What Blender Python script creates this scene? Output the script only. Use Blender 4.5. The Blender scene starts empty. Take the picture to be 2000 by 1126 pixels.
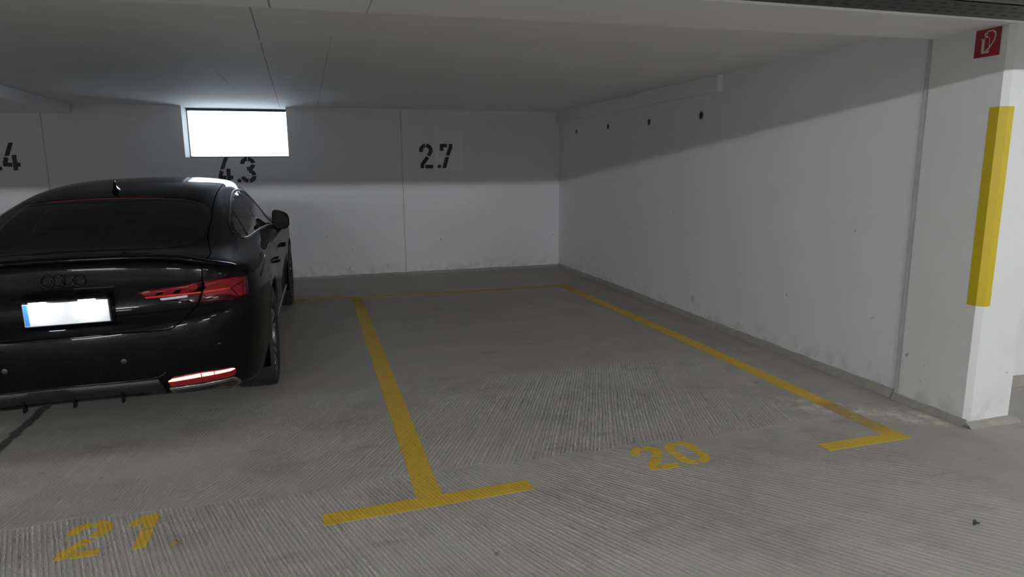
import bpy, bmesh, math, random
import numpy as np
from mathutils import Vector, Matrix
from mathutils.bvhtree import BVHTree
from mathutils.geometry import delaunay_2d_cdt
random.seed(7)
SC = bpy.context.scene
COL = SC.collection
H = 1.43                      # eye height of the photographer
YB, XR, ZC = 9.015, 3.411, 2.193   # back wall, right wall, bay ceiling

TUBE, TUBE_FILL, FOG, PLATE = 160.0, 250.0, 5.0, 125.0
LAMPS = [(-2.25, -.45, 2.225, .80), (3.1, -.45, 2.225, .95), (7.0, -.45, 2.225, .95), (-7.2, -.45, 2.225, .95),
         (-3.2, -4.6, 2.660, 1.5), (.8, -4.6, 2.660, 1.5), (4.8, -4.6, 2.660, 1.5), (-7.2, -4.6, 2.660, 1.5)]  # second row: unseen lamps added as fill for the bay and aisle wall

# ------------------------------------------------------------------ node helpers
class NT:
    def __init__(s, name):
        s.m = bpy.data.materials.new(name); s.m.use_nodes = True
        s.t = s.m.node_tree; s.t.nodes.clear()
        s.out = s.t.nodes.new('ShaderNodeOutputMaterial')
    def n(s, typ, **kw):
        nd = s.t.nodes.new(typ)
        for k, v in kw.items():
            setattr(nd, k, v)
        return nd
    def put(s, sock, v):
        if isinstance(v, bpy.types.NodeSocket): s.t.links.new(v, sock)
        elif isinstance(v, (tuple, list)):
            v = tuple(v)
            sock.default_value = v + (1.0,) if (sock.type == 'RGBA' and len(v) == 3) else v
        else: sock.default_value = v
    def math(s, op, a, b=0.0, c=0.0, clamp=False):
        nd = s.n('ShaderNodeMath', operation=op, use_clamp=clamp)
        s.put(nd.inputs[0], a); s.put(nd.inputs[1], b); s.put(nd.inputs[2], c)
        return nd.outputs[0]
    def xyz(s):
        g = s.n('ShaderNodeNewGeometry'); sp = s.n('ShaderNodeSeparateXYZ')
        s.t.links.new(g.outputs['Position'], sp.inputs[0])
        return g.outputs['Position'], sp.outputs[0], sp.outputs[1], sp.outputs[2]
    def vec(s, x, y, z=0.0):
        nd = s.n('ShaderNodeCombineXYZ')
        s.put(nd.inputs[0], x); s.put(nd.inputs[1], y); s.put(nd.inputs[2], z)
        return nd.outputs[0]
    def noise(s, vec, scale, detail=3.0, rough=0.55, dist=0.0):
        nd = s.n('ShaderNodeTexNoise')
        s.put(nd.inputs['Vector'], vec); nd.inputs['Scale'].default_value = scale
        nd.inputs['Detail'].default_value = detail; nd.inputs['Roughness'].default_value = rough
        nd.inputs['Distortion'].default_value = dist
        return nd.outputs['Fac']
    def ss(s, v, a, b):        # smoothstep a..b -> 0..1
        nd = s.n('ShaderNodeMapRange', interpolation_type='SMOOTHSTEP')
        s.put(nd.inputs['Value'], v); s.put(nd.inputs['From Min'], a); s.put(nd.inputs['From Max'], b)
        return nd.outputs[0]
    def lin(s, v, a, b, c, d):
        nd = s.n('ShaderNodeMapRange')
        s.put(nd.inputs['Value'], v)
        for k, q in zip(('From Min', 'From Max', 'To Min', 'To Max'), (a, b, c, d)): s.put(nd.inputs[k], q)
        return nd.outputs[0]
    def mix(s, f, a, b):
        nd = s.n('ShaderNodeMix', data_type='RGBA')
        s.put(nd.inputs[0], f); s.put(nd.inputs[6], a); s.put(nd.inputs[7], b)
        return nd.outputs[2]
    def fmix(s, f, a, b):
        nd = s.n('ShaderNodeMix', data_type='FLOAT')
        s.put(nd.inputs[0], f); s.put(nd.inputs[2], a); s.put(nd.inputs[3], b)
        return nd.outputs[0]
    def bump(s, h, strength=0.3, dist=0.01):
        nd = s.n('ShaderNodeBump'); s.put(nd.inputs['Height'], h)
        nd.inputs['Strength'].default_value = strength; nd.inputs['Distance'].default_value = dist
        return nd.outputs[0]
    def bsdf(s, color=(.5, .5, .5), rough=.5, metal=0.0, normal=None, link=True, **kw):
        b = s.n('ShaderNodeBsdfPrincipled')
        s.put(b.inputs['Base Color'], color); s.put(b.inputs['Roughness'], rough); s.put(b.inputs['Metallic'], metal)
        if normal is not None: s.put(b.inputs['Normal'], normal)
        for k, v in kw.items(): s.put(b.inputs[k.replace('_', ' ')], v)
        if link: s.t.links.new(b.outputs[0], s.out.inputs[0])
        return b
    def emit(s, color, strength):
        e = s.n('ShaderNodeEmission'); s.put(e.inputs[0], color); s.put(e.inputs[1], strength)
        return e.outputs[0]

def plain(name, color, rough=.5, metal=0.0, vary=0.06, **kw):
    """a procedural material with a little mottling of its own"""
    t = NT(name); pos, x, y, z = t.xyz()
    n = t.noise(pos, 18.0, 4.0)
    lo = tuple(c * (1 - vary) for c in color); hi = tuple(min(1, c * (1 + vary)) for c in color)
    t.bsdf(t.mix(n, lo, hi), rough, metal, **kw)
    return t.m

M = {}
def build_materials():
    # ---- white painted concrete walls
    def wall(name, base, joints=(), axis='x', repaint=None, scuff=1.0, dirtbase=True):
        t = NT(name); pos, x, y, z = t.xyz()
        big = t.noise(pos, .7, 3.0); mid = t.noise(pos, 6.0, 4.0); fine = t.noise(pos, 160.0, 2.0)
        col = t.mix(t.ss(big, .3, .7), tuple(c * .97 for c in base), base)
        col = t.mix(t.math('MULTIPLY', t.ss(mid, .45, .75), .10), col, tuple(c * .80 for c in base))
        if repaint:
            a = x if axis == 'x' else y
            w = t.math('MULTIPLY', t.noise(pos, 5.0, 2.0), .03)
            a2 = t.math('ADD', a, w); z2 = t.math('ADD', z, w)
            m = t.math('MULTIPLY', t.math('MULTIPLY', t.ss(a2, repaint[0], repaint[0] + .02), t.ss(a2, repaint[1], repaint[1] - .02)),
                       t.math('MULTIPLY', t.ss(z2, repaint[2], repaint[2] + .03), t.ss(z2, repaint[3], repaint[3] - .02)))
            col = t.mix(t.math('MULTIPLY', m, .55), col, tuple(min(1, c * 1.13) for c in base))
        # dark scuff specks, thicker towards the floor
        sv = t.noise(t.vec(t.math('MULTIPLY', x, 1.0), t.math('MULTIPLY', y, 1.0), t.math('MULTIPLY', z, .6)), 26.0, 2.0, .4)
        low = t.ss(z, 1.3, .05)
        thr = t.lin(low, 0, 1, .80, .745)
        sp = t.ss(sv, thr, t.math('ADD', thr, .03))
        col = t.mix(t.math('MULTIPLY', sp, .55 * scuff), col, (.10, .095, .085))
        if dirtbase:
            g = t.math('MULTIPLY', t.ss(z, .22, .0), t.ss(t.noise(pos, 9.0, 4.0), .42, .7))
            col = t.mix(t.math('MULTIPLY', g, .35), col, (.22, .20, .17))
        h = t.math('ADD', t.math('MULTIPLY', fine, .35), t.math('MULTIPLY', mid, .6))
        for j in joints:
            a = x if axis == 'x' else y
            wob = t.math('MULTIPLY', t.math('SUBTRACT', t.noise(pos, 4.0, 2.0), .5), .008)
            dd = t.math('ABSOLUTE', t.math('SUBTRACT', t.math('ADD', a, wob), j))
            line = t.ss(dd, .0075, .002)
            col = t.mix(t.math('MULTIPLY', line, .55), col, (.12, .115, .105))
            h = t.math('SUBTRACT', h, t.math('MULTIPLY', line, 2.0))
        t.bsdf(col, .68, normal=t.bump(h, .22, .004))
        M[name] = t.m
    W = (.84, .84, .86)
    wall('wall_back', W, (1.186, -2.905), 'x', (1.63, 2.03, 1.40, 1.95))
    wall('wall_right', W, (), 'y')
    wall('wall_plain', W)
    wall('column_white', (.80, .81, .80), scuff=1.1)
    wall('dark_wall', (.30, .30, .30))
    # ---- ceiling slabs with board joints
    def ceil(name, base, joints):
        t = NT(name); pos, x, y, z = t.xyz()
        streak = t.noise(t.vec(t.math('MULTIPLY', x, .5), t.math('MULTIPLY', y, 5.0)), 2.2, 4.0)
        fine = t.noise(pos, 120.0, 2.0); mid = t.noise(pos, 7.0, 4.0)
        col = t.mix(streak, tuple(c * .93 for c in base), base)
        col = t.mix(t.math('MULTIPLY', t.ss(mid, .55, .8), .25), col, tuple(c * .8 for c in base))
        h = t.math('ADD', t.math('MULTIPLY', fine, .3), streak)
        for (x0, x1, y0, y1, ja, jb, js) in joints:
            wob = t.math('MULTIPLY', t.math('SUBTRACT', t.noise(pos, 3.0, 2.0), .5), .012)
            xl = t.lin(y, y0, y1, x0, x1)
            dd = t.math('ABSOLUTE', t.math('SUBTRACT', t.math('ADD', x, wob), xl))
            line = t.math('MULTIPLY', t.ss(dd, .005, .0015), t.ss(t.noise(pos, 1.7, 2.0), .30, .42))
            line = t.math('MULTIPLY', line, t.math('MULTIPLY', t.ss(y, ja, ja + .05), t.ss(y, jb, jb - .05)))
            line = t.math('MULTIPLY', line, js)
            col = t.mix(t.math('MULTIPLY', line, .75), col, (.10, .10, .10))
            h = t.math('SUBTRACT', h, t.math('MULTIPLY', line, 1.5))
        t.bsdf(col, .75, normal=t.bump(h, .2, .004)); M[name] = t.m
    ceil('ceiling_bay', (.84, .84, .86), [(-.229, -.306, 3.758, 8.741, 3.0, 9.1, 1.0), (.17, .141, 3.9, 8.79, 4.2, 9.1, .45), (-.655, -.63, 6.0, 8.2, 5.9, 7.2, .7)])
    ceil('beam_paint_lit', (.93, .93, .945), [(-.12, -.121, 2.6, 3.3, 2.4, 3.7, 1.0), (.291, .286, 2.6, 3.3, 2.4, 3.7, .6)])  # whiter than the bay ceiling: the soffit's brighter lighting put into its colour
    ceil('duct_paint', (.90, .905, .92), [])
    # ---- broomed concrete floor (bump shared with the paint lying on it)
    def concrete(t):
        pos, x, y, z = t.xyz()
        wob = t.math('MULTIPLY', t.math('SUBTRACT', t.noise(pos, 3.2, 3.0), .5), .22)
        yw = t.math('ADD', y, wob); xw = t.math('ADD', x, wob)
        # front strip: straight pulls on the left, fanned pulls on the right
        sA = t.math('ADD', t.math('MULTIPLY', x, .945), t.math('MULTIPLY', y, .326))
        sB = t.math('MULTIPLY', t.math('ARCTAN2', t.math('ADD', x, .59), t.math('SUBTRACT', 5.07, y)), 2.7)
        s1 = t.fmix(t.math('GREATER_THAN', xw, .62), sA, sB)
        # middle strip: a wide fan, steeper pulls under the car
        sC = t.math('MULTIPLY', t.math('ARCTAN2', t.math('SUBTRACT', x, 5.15), t.math('SUBTRACT', 11.5, y)), 8.2)
        sD = t.math('SUBTRACT', t.math('MULTIPLY', x, .985), t.math('MULTIPLY', y, .17))
        s2 = t.fmix(t.math('GREATER_THAN', xw, -.62), sD, sC)
        inB = t.math('GREATER_THAN', yw, 2.95)
        s = t.fmix(inB, s1, s2)
        along = t.math('ADD', y, t.math('MULTIPLY', x, .4))
        st = t.noise(t.vec(t.math('MULTIPLY', s, 30.0), t.math('MULTIPLY', along, 1.3), inB), 1.0, 2.0, .6)
        st2 = t.noise(t.vec(t.math('MULTIPLY', s, 95.0), t.math('MULTIPLY', along, 9.0), inB), 1.0, 3.0, .7)
        ph = t.math('ADD', t.math('MULTIPLY', s, 2 * math.pi / .0185), t.math('MULTIPLY', st, 9.0))
        wave = t.math('SINE', ph)
        brk = t.ss(t.noise(pos, 34.0, 3.0, .65), .30, .62)
        rib = t.math('MULTIPLY', wave, t.lin(brk, 0, 1, .12, .62))
        rib = t.math('ADD', rib, t.math('MULTIPLY', t.math('SUBTRACT', st, .5), .7))
        rib = t.math('ADD', rib, t.math('MULTIPLY', t.math('SUBTRACT', st2, .5), 1.5))
        far = t.ss(yw, 4.22, 4.42)                       # smooth trowelled area further in
        side = t.ss(xw, 2.72, 2.95)                       # trowelled edge along the wall
        patch = t.ss(t.noise(pos, .9, 3.0), .30, .62)
        amt = t.math('MULTIPLY', t.fmix(far, 1.0, .10), t.fmix(side, 1.0, .12))
        zone = t.fmix(inB, t.lin(xw, 1.0, 2.2, 1.0, .55), t.lin(xw, .2, .9, .72, 1.0))
        amt = t.math('MULTIPLY', t.math('MULTIPLY', amt, zone), t.lin(patch, 0, 1, .55, 1.0))
        rib = t.math('MULTIPLY', rib, amt)
        seam = t.math('MULTIPLY', t.ss(t.math('ABSOLUTE', t.math('SUBTRACT', yw, 2.95)), .03, .0), t.noise(pos, 4.0, 2.0))
        grit = t.noise(pos, 210.0, 3.0, .7)
        lump = t.noise(pos, 28.0, 4.0, .6)
        h = t.math('ADD', t.math('MULTIPLY', rib, 1.0), t.math('ADD', t.math('MULTIPLY', grit, .55), t.math('MULTIPLY', lump, .7)))
        h = t.math('ADD', h, t.math('MULTIPLY', seam, .8))
        return dict(pos=pos, x=x, y=y, z=z, rib=rib, h=h, grit=grit, lump=lump, far=far, side=side, seam=seam, yw=yw, xw=xw)
    t = NT('floor_concrete'); c = concrete(t); pos = c['pos']
    big = t.noise(pos, .55, 4.0, .6); cloud = t.noise(pos, 2.1, 5.0, .62)
    col = t.mix(t.ss(big, .3, .7), (0.390, 0.376, 0.348), (0.483, 0.469, 0.434))
    col = t.mix(t.math('MULTIPLY', t.ss(cloud, .40, .72), .75), col, (0.298, 0.282, 0.257))
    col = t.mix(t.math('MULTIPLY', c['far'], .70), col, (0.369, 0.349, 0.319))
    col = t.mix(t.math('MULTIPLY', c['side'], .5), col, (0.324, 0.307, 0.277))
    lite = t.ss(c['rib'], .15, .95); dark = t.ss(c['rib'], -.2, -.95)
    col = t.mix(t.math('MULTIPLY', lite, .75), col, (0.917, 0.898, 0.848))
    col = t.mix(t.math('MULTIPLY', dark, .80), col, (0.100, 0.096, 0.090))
    col = t.mix(t.math('MULTIPLY', t.ss(c['grit'], .56, .72), .6), col, (0.769, 0.752, 0.710))
    col = t.mix(t.math('MULTIPLY', t.ss(c['grit'], .44, .28), .7), col, (0.182, 0.177, 0.165))
    col = t.mix(t.math('MULTIPLY', t.ss(c['seam'], .35, .6), .3), col, (0.661, 0.650, 0.614))
    # crumbled light mortar near the foot of the column
    fx = t.math('SUBTRACT', c['x'], 3.05); fy = t.math('SUBTRACT', c['y'], 2.95)
    al = t.math('ADD', t.math('MULTIPLY', fx, .62), t.math('MULTIPLY', fy, .79))
    ac = t.math('SUBTRACT', t.math('MULTIPLY', fx, .79), t.math('MULTIPLY', fy, .62))
    cm = t.math('MULTIPLY', t.ss(t.math('ABSOLUTE', al), .16, .04), t.ss(t.math('ABSOLUTE', ac), .75, .2))
    cm = t.math('MULTIPLY', cm, t.ss(t.noise(pos, 14.0, 5.0, .7), .40, .66))
    col = t.mix(t.math('MULTIPLY', cm, .75), col, (0.829, 0.793, 0.712))
    # oil spots and tyre marks
    v = t.n('ShaderNodeTexVoronoi'); t.put(v.inputs['Vector'], t.vec(t.math('ADD', c['x'], .43), t.math('ADD', c['y'], .19))); v.inputs['Scale'].default_value = 2.6
    sp = t.ss(t.math('ADD', v.outputs['Distance'], t.math('MULTIPLY', t.noise(pos, 22.0, 3.0), .22)), .150, .09)
    col = t.mix(t.math('MULTIPLY', sp, .7), col, (0.099, 0.093, 0.087))
    st = t.noise(t.vec(t.math('MULTIPLY', c['x'], 2.0), t.math('MULTIPLY', c['y'], 6.5)), 1.0, 4.0, .6)
    col = t.mix(t.math('MULTIPLY', t.ss(st, .58, .76), .45), col, (0.179, 0.168, 0.157))
    gj = t.ss(t.math('ABSOLUTE', t.math('ADD', t.math('ADD', c['x'], 1.645), t.math('MULTIPLY', t.math('SUBTRACT', t.noise(pos, 9.0, 3.0), .5), .05))), .034, .018)
    gj = t.math('MULTIPLY', gj, t.ss(c['y'], 3.55, 3.75))
    col = t.mix(t.math('MULTIPLY', gj, .85), col, (0.032, 0.027, 0.025))
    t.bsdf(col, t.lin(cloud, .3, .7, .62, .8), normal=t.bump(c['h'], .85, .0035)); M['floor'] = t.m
    # ---- yellow road paint, worn thin over the ribs
    t = NT('yellow_floor_paint'); c = concrete(t); pos = c['pos']
    n = t.noise(pos, 9.0, 5.0, .65); n2 = t.noise(pos, 60.0, 4.0, .7)
    col = t.mix(t.ss(n, .3, .7), (.60, .385, .030), (.68, .455, .045))
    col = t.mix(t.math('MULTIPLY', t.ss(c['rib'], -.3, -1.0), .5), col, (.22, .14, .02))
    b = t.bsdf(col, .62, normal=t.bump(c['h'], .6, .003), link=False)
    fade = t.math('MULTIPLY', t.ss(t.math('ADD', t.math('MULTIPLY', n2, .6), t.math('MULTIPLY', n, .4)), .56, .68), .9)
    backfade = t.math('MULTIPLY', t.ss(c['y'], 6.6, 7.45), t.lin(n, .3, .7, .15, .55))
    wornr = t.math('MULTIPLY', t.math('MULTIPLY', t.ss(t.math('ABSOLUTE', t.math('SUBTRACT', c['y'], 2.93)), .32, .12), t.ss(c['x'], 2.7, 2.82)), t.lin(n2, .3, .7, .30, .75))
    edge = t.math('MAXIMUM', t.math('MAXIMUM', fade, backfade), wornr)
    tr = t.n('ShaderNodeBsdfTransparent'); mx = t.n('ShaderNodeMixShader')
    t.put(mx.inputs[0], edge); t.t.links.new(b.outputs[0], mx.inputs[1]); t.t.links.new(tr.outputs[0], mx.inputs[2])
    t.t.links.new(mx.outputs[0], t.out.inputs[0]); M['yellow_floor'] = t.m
    M['yellow_pale'] = plain('yellow_number_paint', (.52, .36, .055), .65, vary=.12)
    M['yellow_tape'] = plain('yellow_edge_tape', (.56, .42, .010), .45, vary=.08)
    M['black_paint'] = plain('black_stencil_paint', (.012, .012, .014), .6)
    M['mortar'] = plain('concrete_skirting', (.33, .315, .285), .8, vary=.25)
    M['recess'] = plain('dark_recess', (.05, .05, .052), .8)
    M['ring_white'] = plain('white_plastic_ring', (.62, .62, .62), .5)
    M['sign_red'] = plain('sign_red', (.27, .006, .012), .4)
    M['sign_cream'] = plain('sign_cream', (.66, .58, .47), .5)
    M['galv'] = plain('galvanised_steel', (.035, .035, .032), .55, .3, vary=.3)
    M['galv_dark'] = plain('steel_shadow_gap', (.015, .015, .015), .7)
    M['housing'] = plain('lamp_housing_white', (.75, .75, .74), .4)
    M['leaf'] = plain('dry_leaf', (.42, .24, .07), .7, vary=.4)
    M['leaf_dark'] = plain('dark_leaf', (.035, .045, .02), .7, vary=.4)
    M['frame_dark'] = plain('window_frame_dark', (.03, .032, .04), .4)
    t = NT('tube_light'); t.t.links.new(t.emit((.96, 1.0, .985), TUBE), t.out.inputs[0]); M['tube'] = t.m
    t = NT('fill_tube_light'); t.t.links.new(t.emit((.97, .985, 1.0), TUBE_FILL), t.out.inputs[0]); M['tube_fill'] = t.m
    M['joint_grey'] = plain('joint_cover_grey', (.56, .56, .57), .7, vary=.15)
    t = NT('window_glass'); fr = t.n('ShaderNodeFresnel'); fr.inputs[0].default_value = 1.5
    tr = t.n('ShaderNodeBsdfTransparent'); tr.inputs[0].default_value = (.93, .96, .97, 1)
    gl = t.n('ShaderNodeBsdfGlossy'); gl.inputs['Roughness'].default_value = .03
    mx = t.n('ShaderNodeMixShader'); t.t.links.new(fr.outputs[0], mx.inputs[0]); t.t.links.new(tr.outputs[0], mx.inputs[1]); t.t.links.new(gl.outputs[0], mx.inputs[2])
    t.t.links.new(mx.outputs[0], t.out.inputs[0]); M['window_glass'] = t.m
    # ---- car
    t = NT('black_metallic_paint'); pos, x, y, z = t.xyz()
    fl = t.noise(pos, 900.0, 1.0)
    t.bsdf(t.mix(t.ss(fl, .4, .8), (.0012, .0012, .0016), (.005, .005, .006)), .45, 0.0,
           Coat_Weight=.5, Coat_Roughness=.015, Coat_IOR=1.34, Specular_IOR_Level=.02); M['car'] = t.m
    M['gloss_black'] = plain('gloss_black_trim', (.003, .003, .0035), .06, Specular_IOR_Level=.22)
    M['satin_black'] = plain('satin_black_plastic', (.012, .012, .013), .42)
    M['sensor'] = plain('sensor_cap', (.022, .022, .024), .3)
    M['dark_plastic'] = plain('dark_bumper_plastic', (.004, .004, .004), .5)
    M['gap'] = plain('panel_gap_black', (.0015, .0015, .0015), .9, Specular_IOR_Level=.0)
    M['rubber'] = plain('tyre_rubber', (.016, .016, .017), .75, vary=.2)
    M['rim'] = plain('dark_alloy', (.09, .09, .10), .25, .9)
    M['rim_bright'] = plain('machined_alloy', (.45, .45, .47), .22, .95)
    M['disc'] = plain('brake_disc_steel', (.22, .21, .21), .35, .9)
    M['chrome'] = plain('dark_chrome', (.30, .29, .28), .2, .95)
    M['satin_trim'] = plain('satin_aluminium_trim', (.07, .07, .075), .32, .8)
    M['lamp_dark'] = plain('smoked_red_lens', (.026, .0012, .0025), .08, Specular_IOR_Level=.18)
    M['brake_red'] = plain('unlit_brake_light', (.07, .002, .005), .3, Specular_IOR_Level=.2)
    t = NT('red_lamp_lens'); pos, x, y, z = t.xyz()
    wv = t.noise(t.vec(t.math('MULTIPLY', x, 60.0), t.math('MULTIPLY', y, 20.0), t.math('MULTIPLY', z, 120.0)), 1.0, 2.0)
    t.bsdf(t.mix(wv, (.11, .003, .006), (.19, .005, .009)), .18, Specular_IOR_Level=.25, Coat_Weight=.15, Coat_Roughness=.02); M['lamp_red'] = t.m
    M['lamp_bar'] = plain('bright_red_guide', (.55, .020, .022), .2, vary=.15, Coat_Weight=.5)
    M['lamp_clear'] = plain('clear_reversing_lens', (.62, .63, .72), .15, vary=.25)
    M['fog_lens'] = plain('fog_lens_red', (.17, .003, .005), .25, Coat_Weight=.5, Emission_Color=(1, .01, .02), Emission_Strength=.035)
    t = NT('fog_light_lit'); t.t.links.new(t.emit((1.0, .36, .27), FOG), t.out.inputs[0]); M['fog_lit'] = t.m
    M['plate_white'] = plain('plate_white', (.90, .90, .90), .4, vary=.01)
    M['plate_blue'] = plain('plate_blue', (.05, .30, .80), .4)
    t = NT('plate_lamp_lit'); t.t.links.new(t.emit((.86, .93, 1.0), PLATE), t.out.inputs[0]); M['plate_lamp'] = t.m
    M['interior'] = plain('black_interior', (.014, .014, .015), .7)
    def cglass(name, tint):
        t = NT(name); fr = t.n('ShaderNodeFresnel'); fr.inputs[0].default_value = 1.5
        tr = t.n('ShaderNodeBsdfTransparent'); tr.inputs[0].default_value = tint + (1,)
        gl = t.n('ShaderNodeBsdfGlossy'); gl.inputs['Roughness'].default_value = .01
        mx = t.n('ShaderNodeMixShader')
        t.t.links.new(fr.outputs[0], mx.inputs[0]); t.t.links.new(tr.outputs[0], mx.inputs[1]); t.t.links.new(gl.outputs[0], mx.inputs[2])
        t.t.links.new(mx.outputs[0], t.out.inputs[0]); M[name] = t.m
    cglass('privacy_glass', (.17, .18, .175)); cglass('clear_car_glass', (.62, .66, .64)); M['mirror_glass'] = plain('mirror_glass', (.004, .004, .005), .12, Specular_IOR_Level=.12)

# ------------------------------------------------------------------ object helpers
def link(name, me, mat=None, parent=None):
    o = bpy.data.objects.new(name, me); COL.objects.link(o)
    if mat is not None: me.materials.append(mat)
    if parent is not None: o.parent = parent
    return o
def tag(o, label=None, cat=None, group=None, kind=None):
    if label: o['label'] = label
    if cat: o['category'] = cat
    if group: o['group'] = group
    if kind: o['kind'] = kind
    return o
def empty(name, loc, rz=0.0):
    o = bpy.data.objects.new(name, None); COL.objects.link(o)
    o.location = loc; o.rotation_euler = (0, 0, rz); o.empty_display_size = .2
    return o
def mesh(name, V, F, mat, parent=None, smooth=False):
    me = bpy.data.meshes.new(name); me.from_pydata([tuple(map(float, v)) for v in V], [], F); me.validate(); me.update()
    if smooth: me.polygons.foreach_set('use_smooth', [True] * len(me.polygons))
    return link(name, me, mat, parent)
def frombm(name, bm, mat, parent=None, smooth=False):
    bmesh.ops.recalc_face_normals(bm, faces=bm.faces[:])
    me = bpy.data.meshes.new(name); bm.to_mesh(me); bm.free()
    if smooth: me.polygons.foreach_set('use_smooth', [True] * len(me.polygons))
    return link(name, me, mat, parent)
def box_bm(bm, lo, hi, bevel=0.0, seg=2):
    r = bmesh.ops.create_cube(bm, size=1.0); vs = r['verts']
    for v in vs: v.co = Vector([(lo[i] + hi[i]) / 2 + v.co[i] * (hi[i] - lo[i]) for i in range(3)])
    if bevel > 0:
        es = list({e for v in vs for e in v.link_edges})
        bmesh.ops.bevel(bm, geom=es, offset=bevel, segments=seg, affect='EDGES', profile=.5)
def box(name, lo, hi, mat, parent=None, bevel=0.0, seg=2):
    bm = bmesh.new(); box_bm(bm, lo, hi, bevel, seg); return frombm(name, bm, mat, parent, smooth=False)
def prism(name, poly, z0, z1, mat, parent=None):   # polygon in xy, extruded in z
    n = len(poly); V = [(x, y, z0) for x, y in poly] + [(x, y, z1) for x, y in poly]
    F = [tuple(range(n))[::-1], tuple(range(n, 2 * n))] + [(i, (i + 1) % n, n + (i + 1) % n, n + i) for i in range(n)]
    bm = bmesh.new(); vs = [bm.verts.new(v) for v in V]
    for f in F: bm.faces.new([vs[i] for i in f])
    return frombm(name, bm, mat, parent)
def tube_bm(bm, pts, r, seg=8, cap=True):
    pts = [Vector(p) for p in pts]; rings = []; up = Vector((0, 0, 1))
    rr = r if isinstance(r, (list, tuple)) else [r] * len(pts)
    for i, p in enumerate(pts):
        d = (pts[min(i + 1, len(pts) - 1)] - pts[max(i - 1, 0)]).normalized()
        a = d.cross(up);
        if a.length < 1e-3: a = d.cross(Vector((1, 0, 0)))
        a.normalize(); b = a.cross(d).normalized()
        rings.append([bm.verts.new(p + (a * math.cos(q) + b * math.sin(q)) * rr[i]) for q in [2 * math.pi * k / seg for k in range(seg)]])
    for A, B in zip(rings, rings[1:]):
        for k in range(seg): bm.faces.new((A[k], A[(k + 1) % seg], B[(k + 1) % seg], B[k]))
    if cap: bm.faces.new(rings[0][::-1]); bm.faces.new(rings[-1])
def lathe_bm(bm, prof, axis='x', seg=48, origin=(0, 0, 0), close=False):
    """prof: list of (a, r): a along axis, r radius"""
    R = []
    for a, r in prof:
        ring = []
        for k in range(seg):
            q = 2 * math.pi * k / seg; u, w = r * math.cos(q), r * math.sin(q)
            p = (a, u, w) if axis == 'x' else ((u, a, w) if axis == 'y' else (u, w, a))
            ring.append(bm.verts.new([p[i] + origin[i] for i in range(3)]))
        R.append(ring)
    pairs = list(zip(R, R[1:])) + ([(R[-1], R[0])] if close else [])
    for A, B in pairs:
        for k in range(seg): bm.faces.new((A[k], A[(k + 1) % seg], B[(k + 1) % seg], B[k]))
    return R
# ------------------------------------------------------------------ stencil figures
def arc(cx, cy, rx, ry, a0, a1, n=14):
    return [(cx + rx * math.cos(math.radians(a0 + (a1 - a0) * i / n)), cy + ry * math.sin(math.radians(a0 + (a1 - a0) * i / n))) for i in range(n + 1)]
# unit figures, height 1; every entry is one stencil stroke (centre line)
GLYPH = {
    '2': [arc(.265, .735, .195, .195, 200, 95, 8), arc(.265, .735, .195, .195, 85, -30, 10) + [(.355, .52)],
          [(.325, .455), (.105, .16), (.105, 0)], [(.215, .07), (.54, .07)]],
    '7': [[(.0, .93), (.30, .93)], [(.07, 1.0), (.07, .71)], [(.435, 1.0), (.43, .85), (.30, .52)], [(.285, .465), (.155, 0)]],
    '4': [[(.34, 1.0), (.155, .53)], [(.135, .475), (.07, .27), (.07, .15)], [(.14, .21), (.295, .21)], [(.39, .56), (.39, .0)], [(.39, .21), (.56, .21)]],
    '3': [arc(.265, .75, .195, .185, 185, 94, 8), arc(.265, .75, .195, .185, 86, 6, 8), arc(.265, .72, .185, .175, -2, -75, 8) + [(.22, .53)],
          arc(.265, .27, .205, .20, 80, 5, 8), arc(.265, .265, .205, .20, -3, -84, 8), arc(.265, .265, .205, .20, -95, -172, 8)],
    '0': [[(.075, .525), (.075, .70)] + arc(.28, .73, .205, .195, 175, 95, 9), arc(.28, .73, .205, .195, 86, 5, 9) + [(.485, .70), (.485, .525)],
          [(.075, .485), (.075, .30)] + arc(.28, .27, .205, .195, 185, 265, 9), arc(.28, .27, .205, .195, 274, 355, 9) + [(.485, .30), (.485, .485)]],
    '1': [[(.335, 1.0), (.335, .56)], [(.335, .50), (.335, 0)], [(.10, .70), (.235, .87), (.30, .91)]],
    '.': [None],
}
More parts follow.
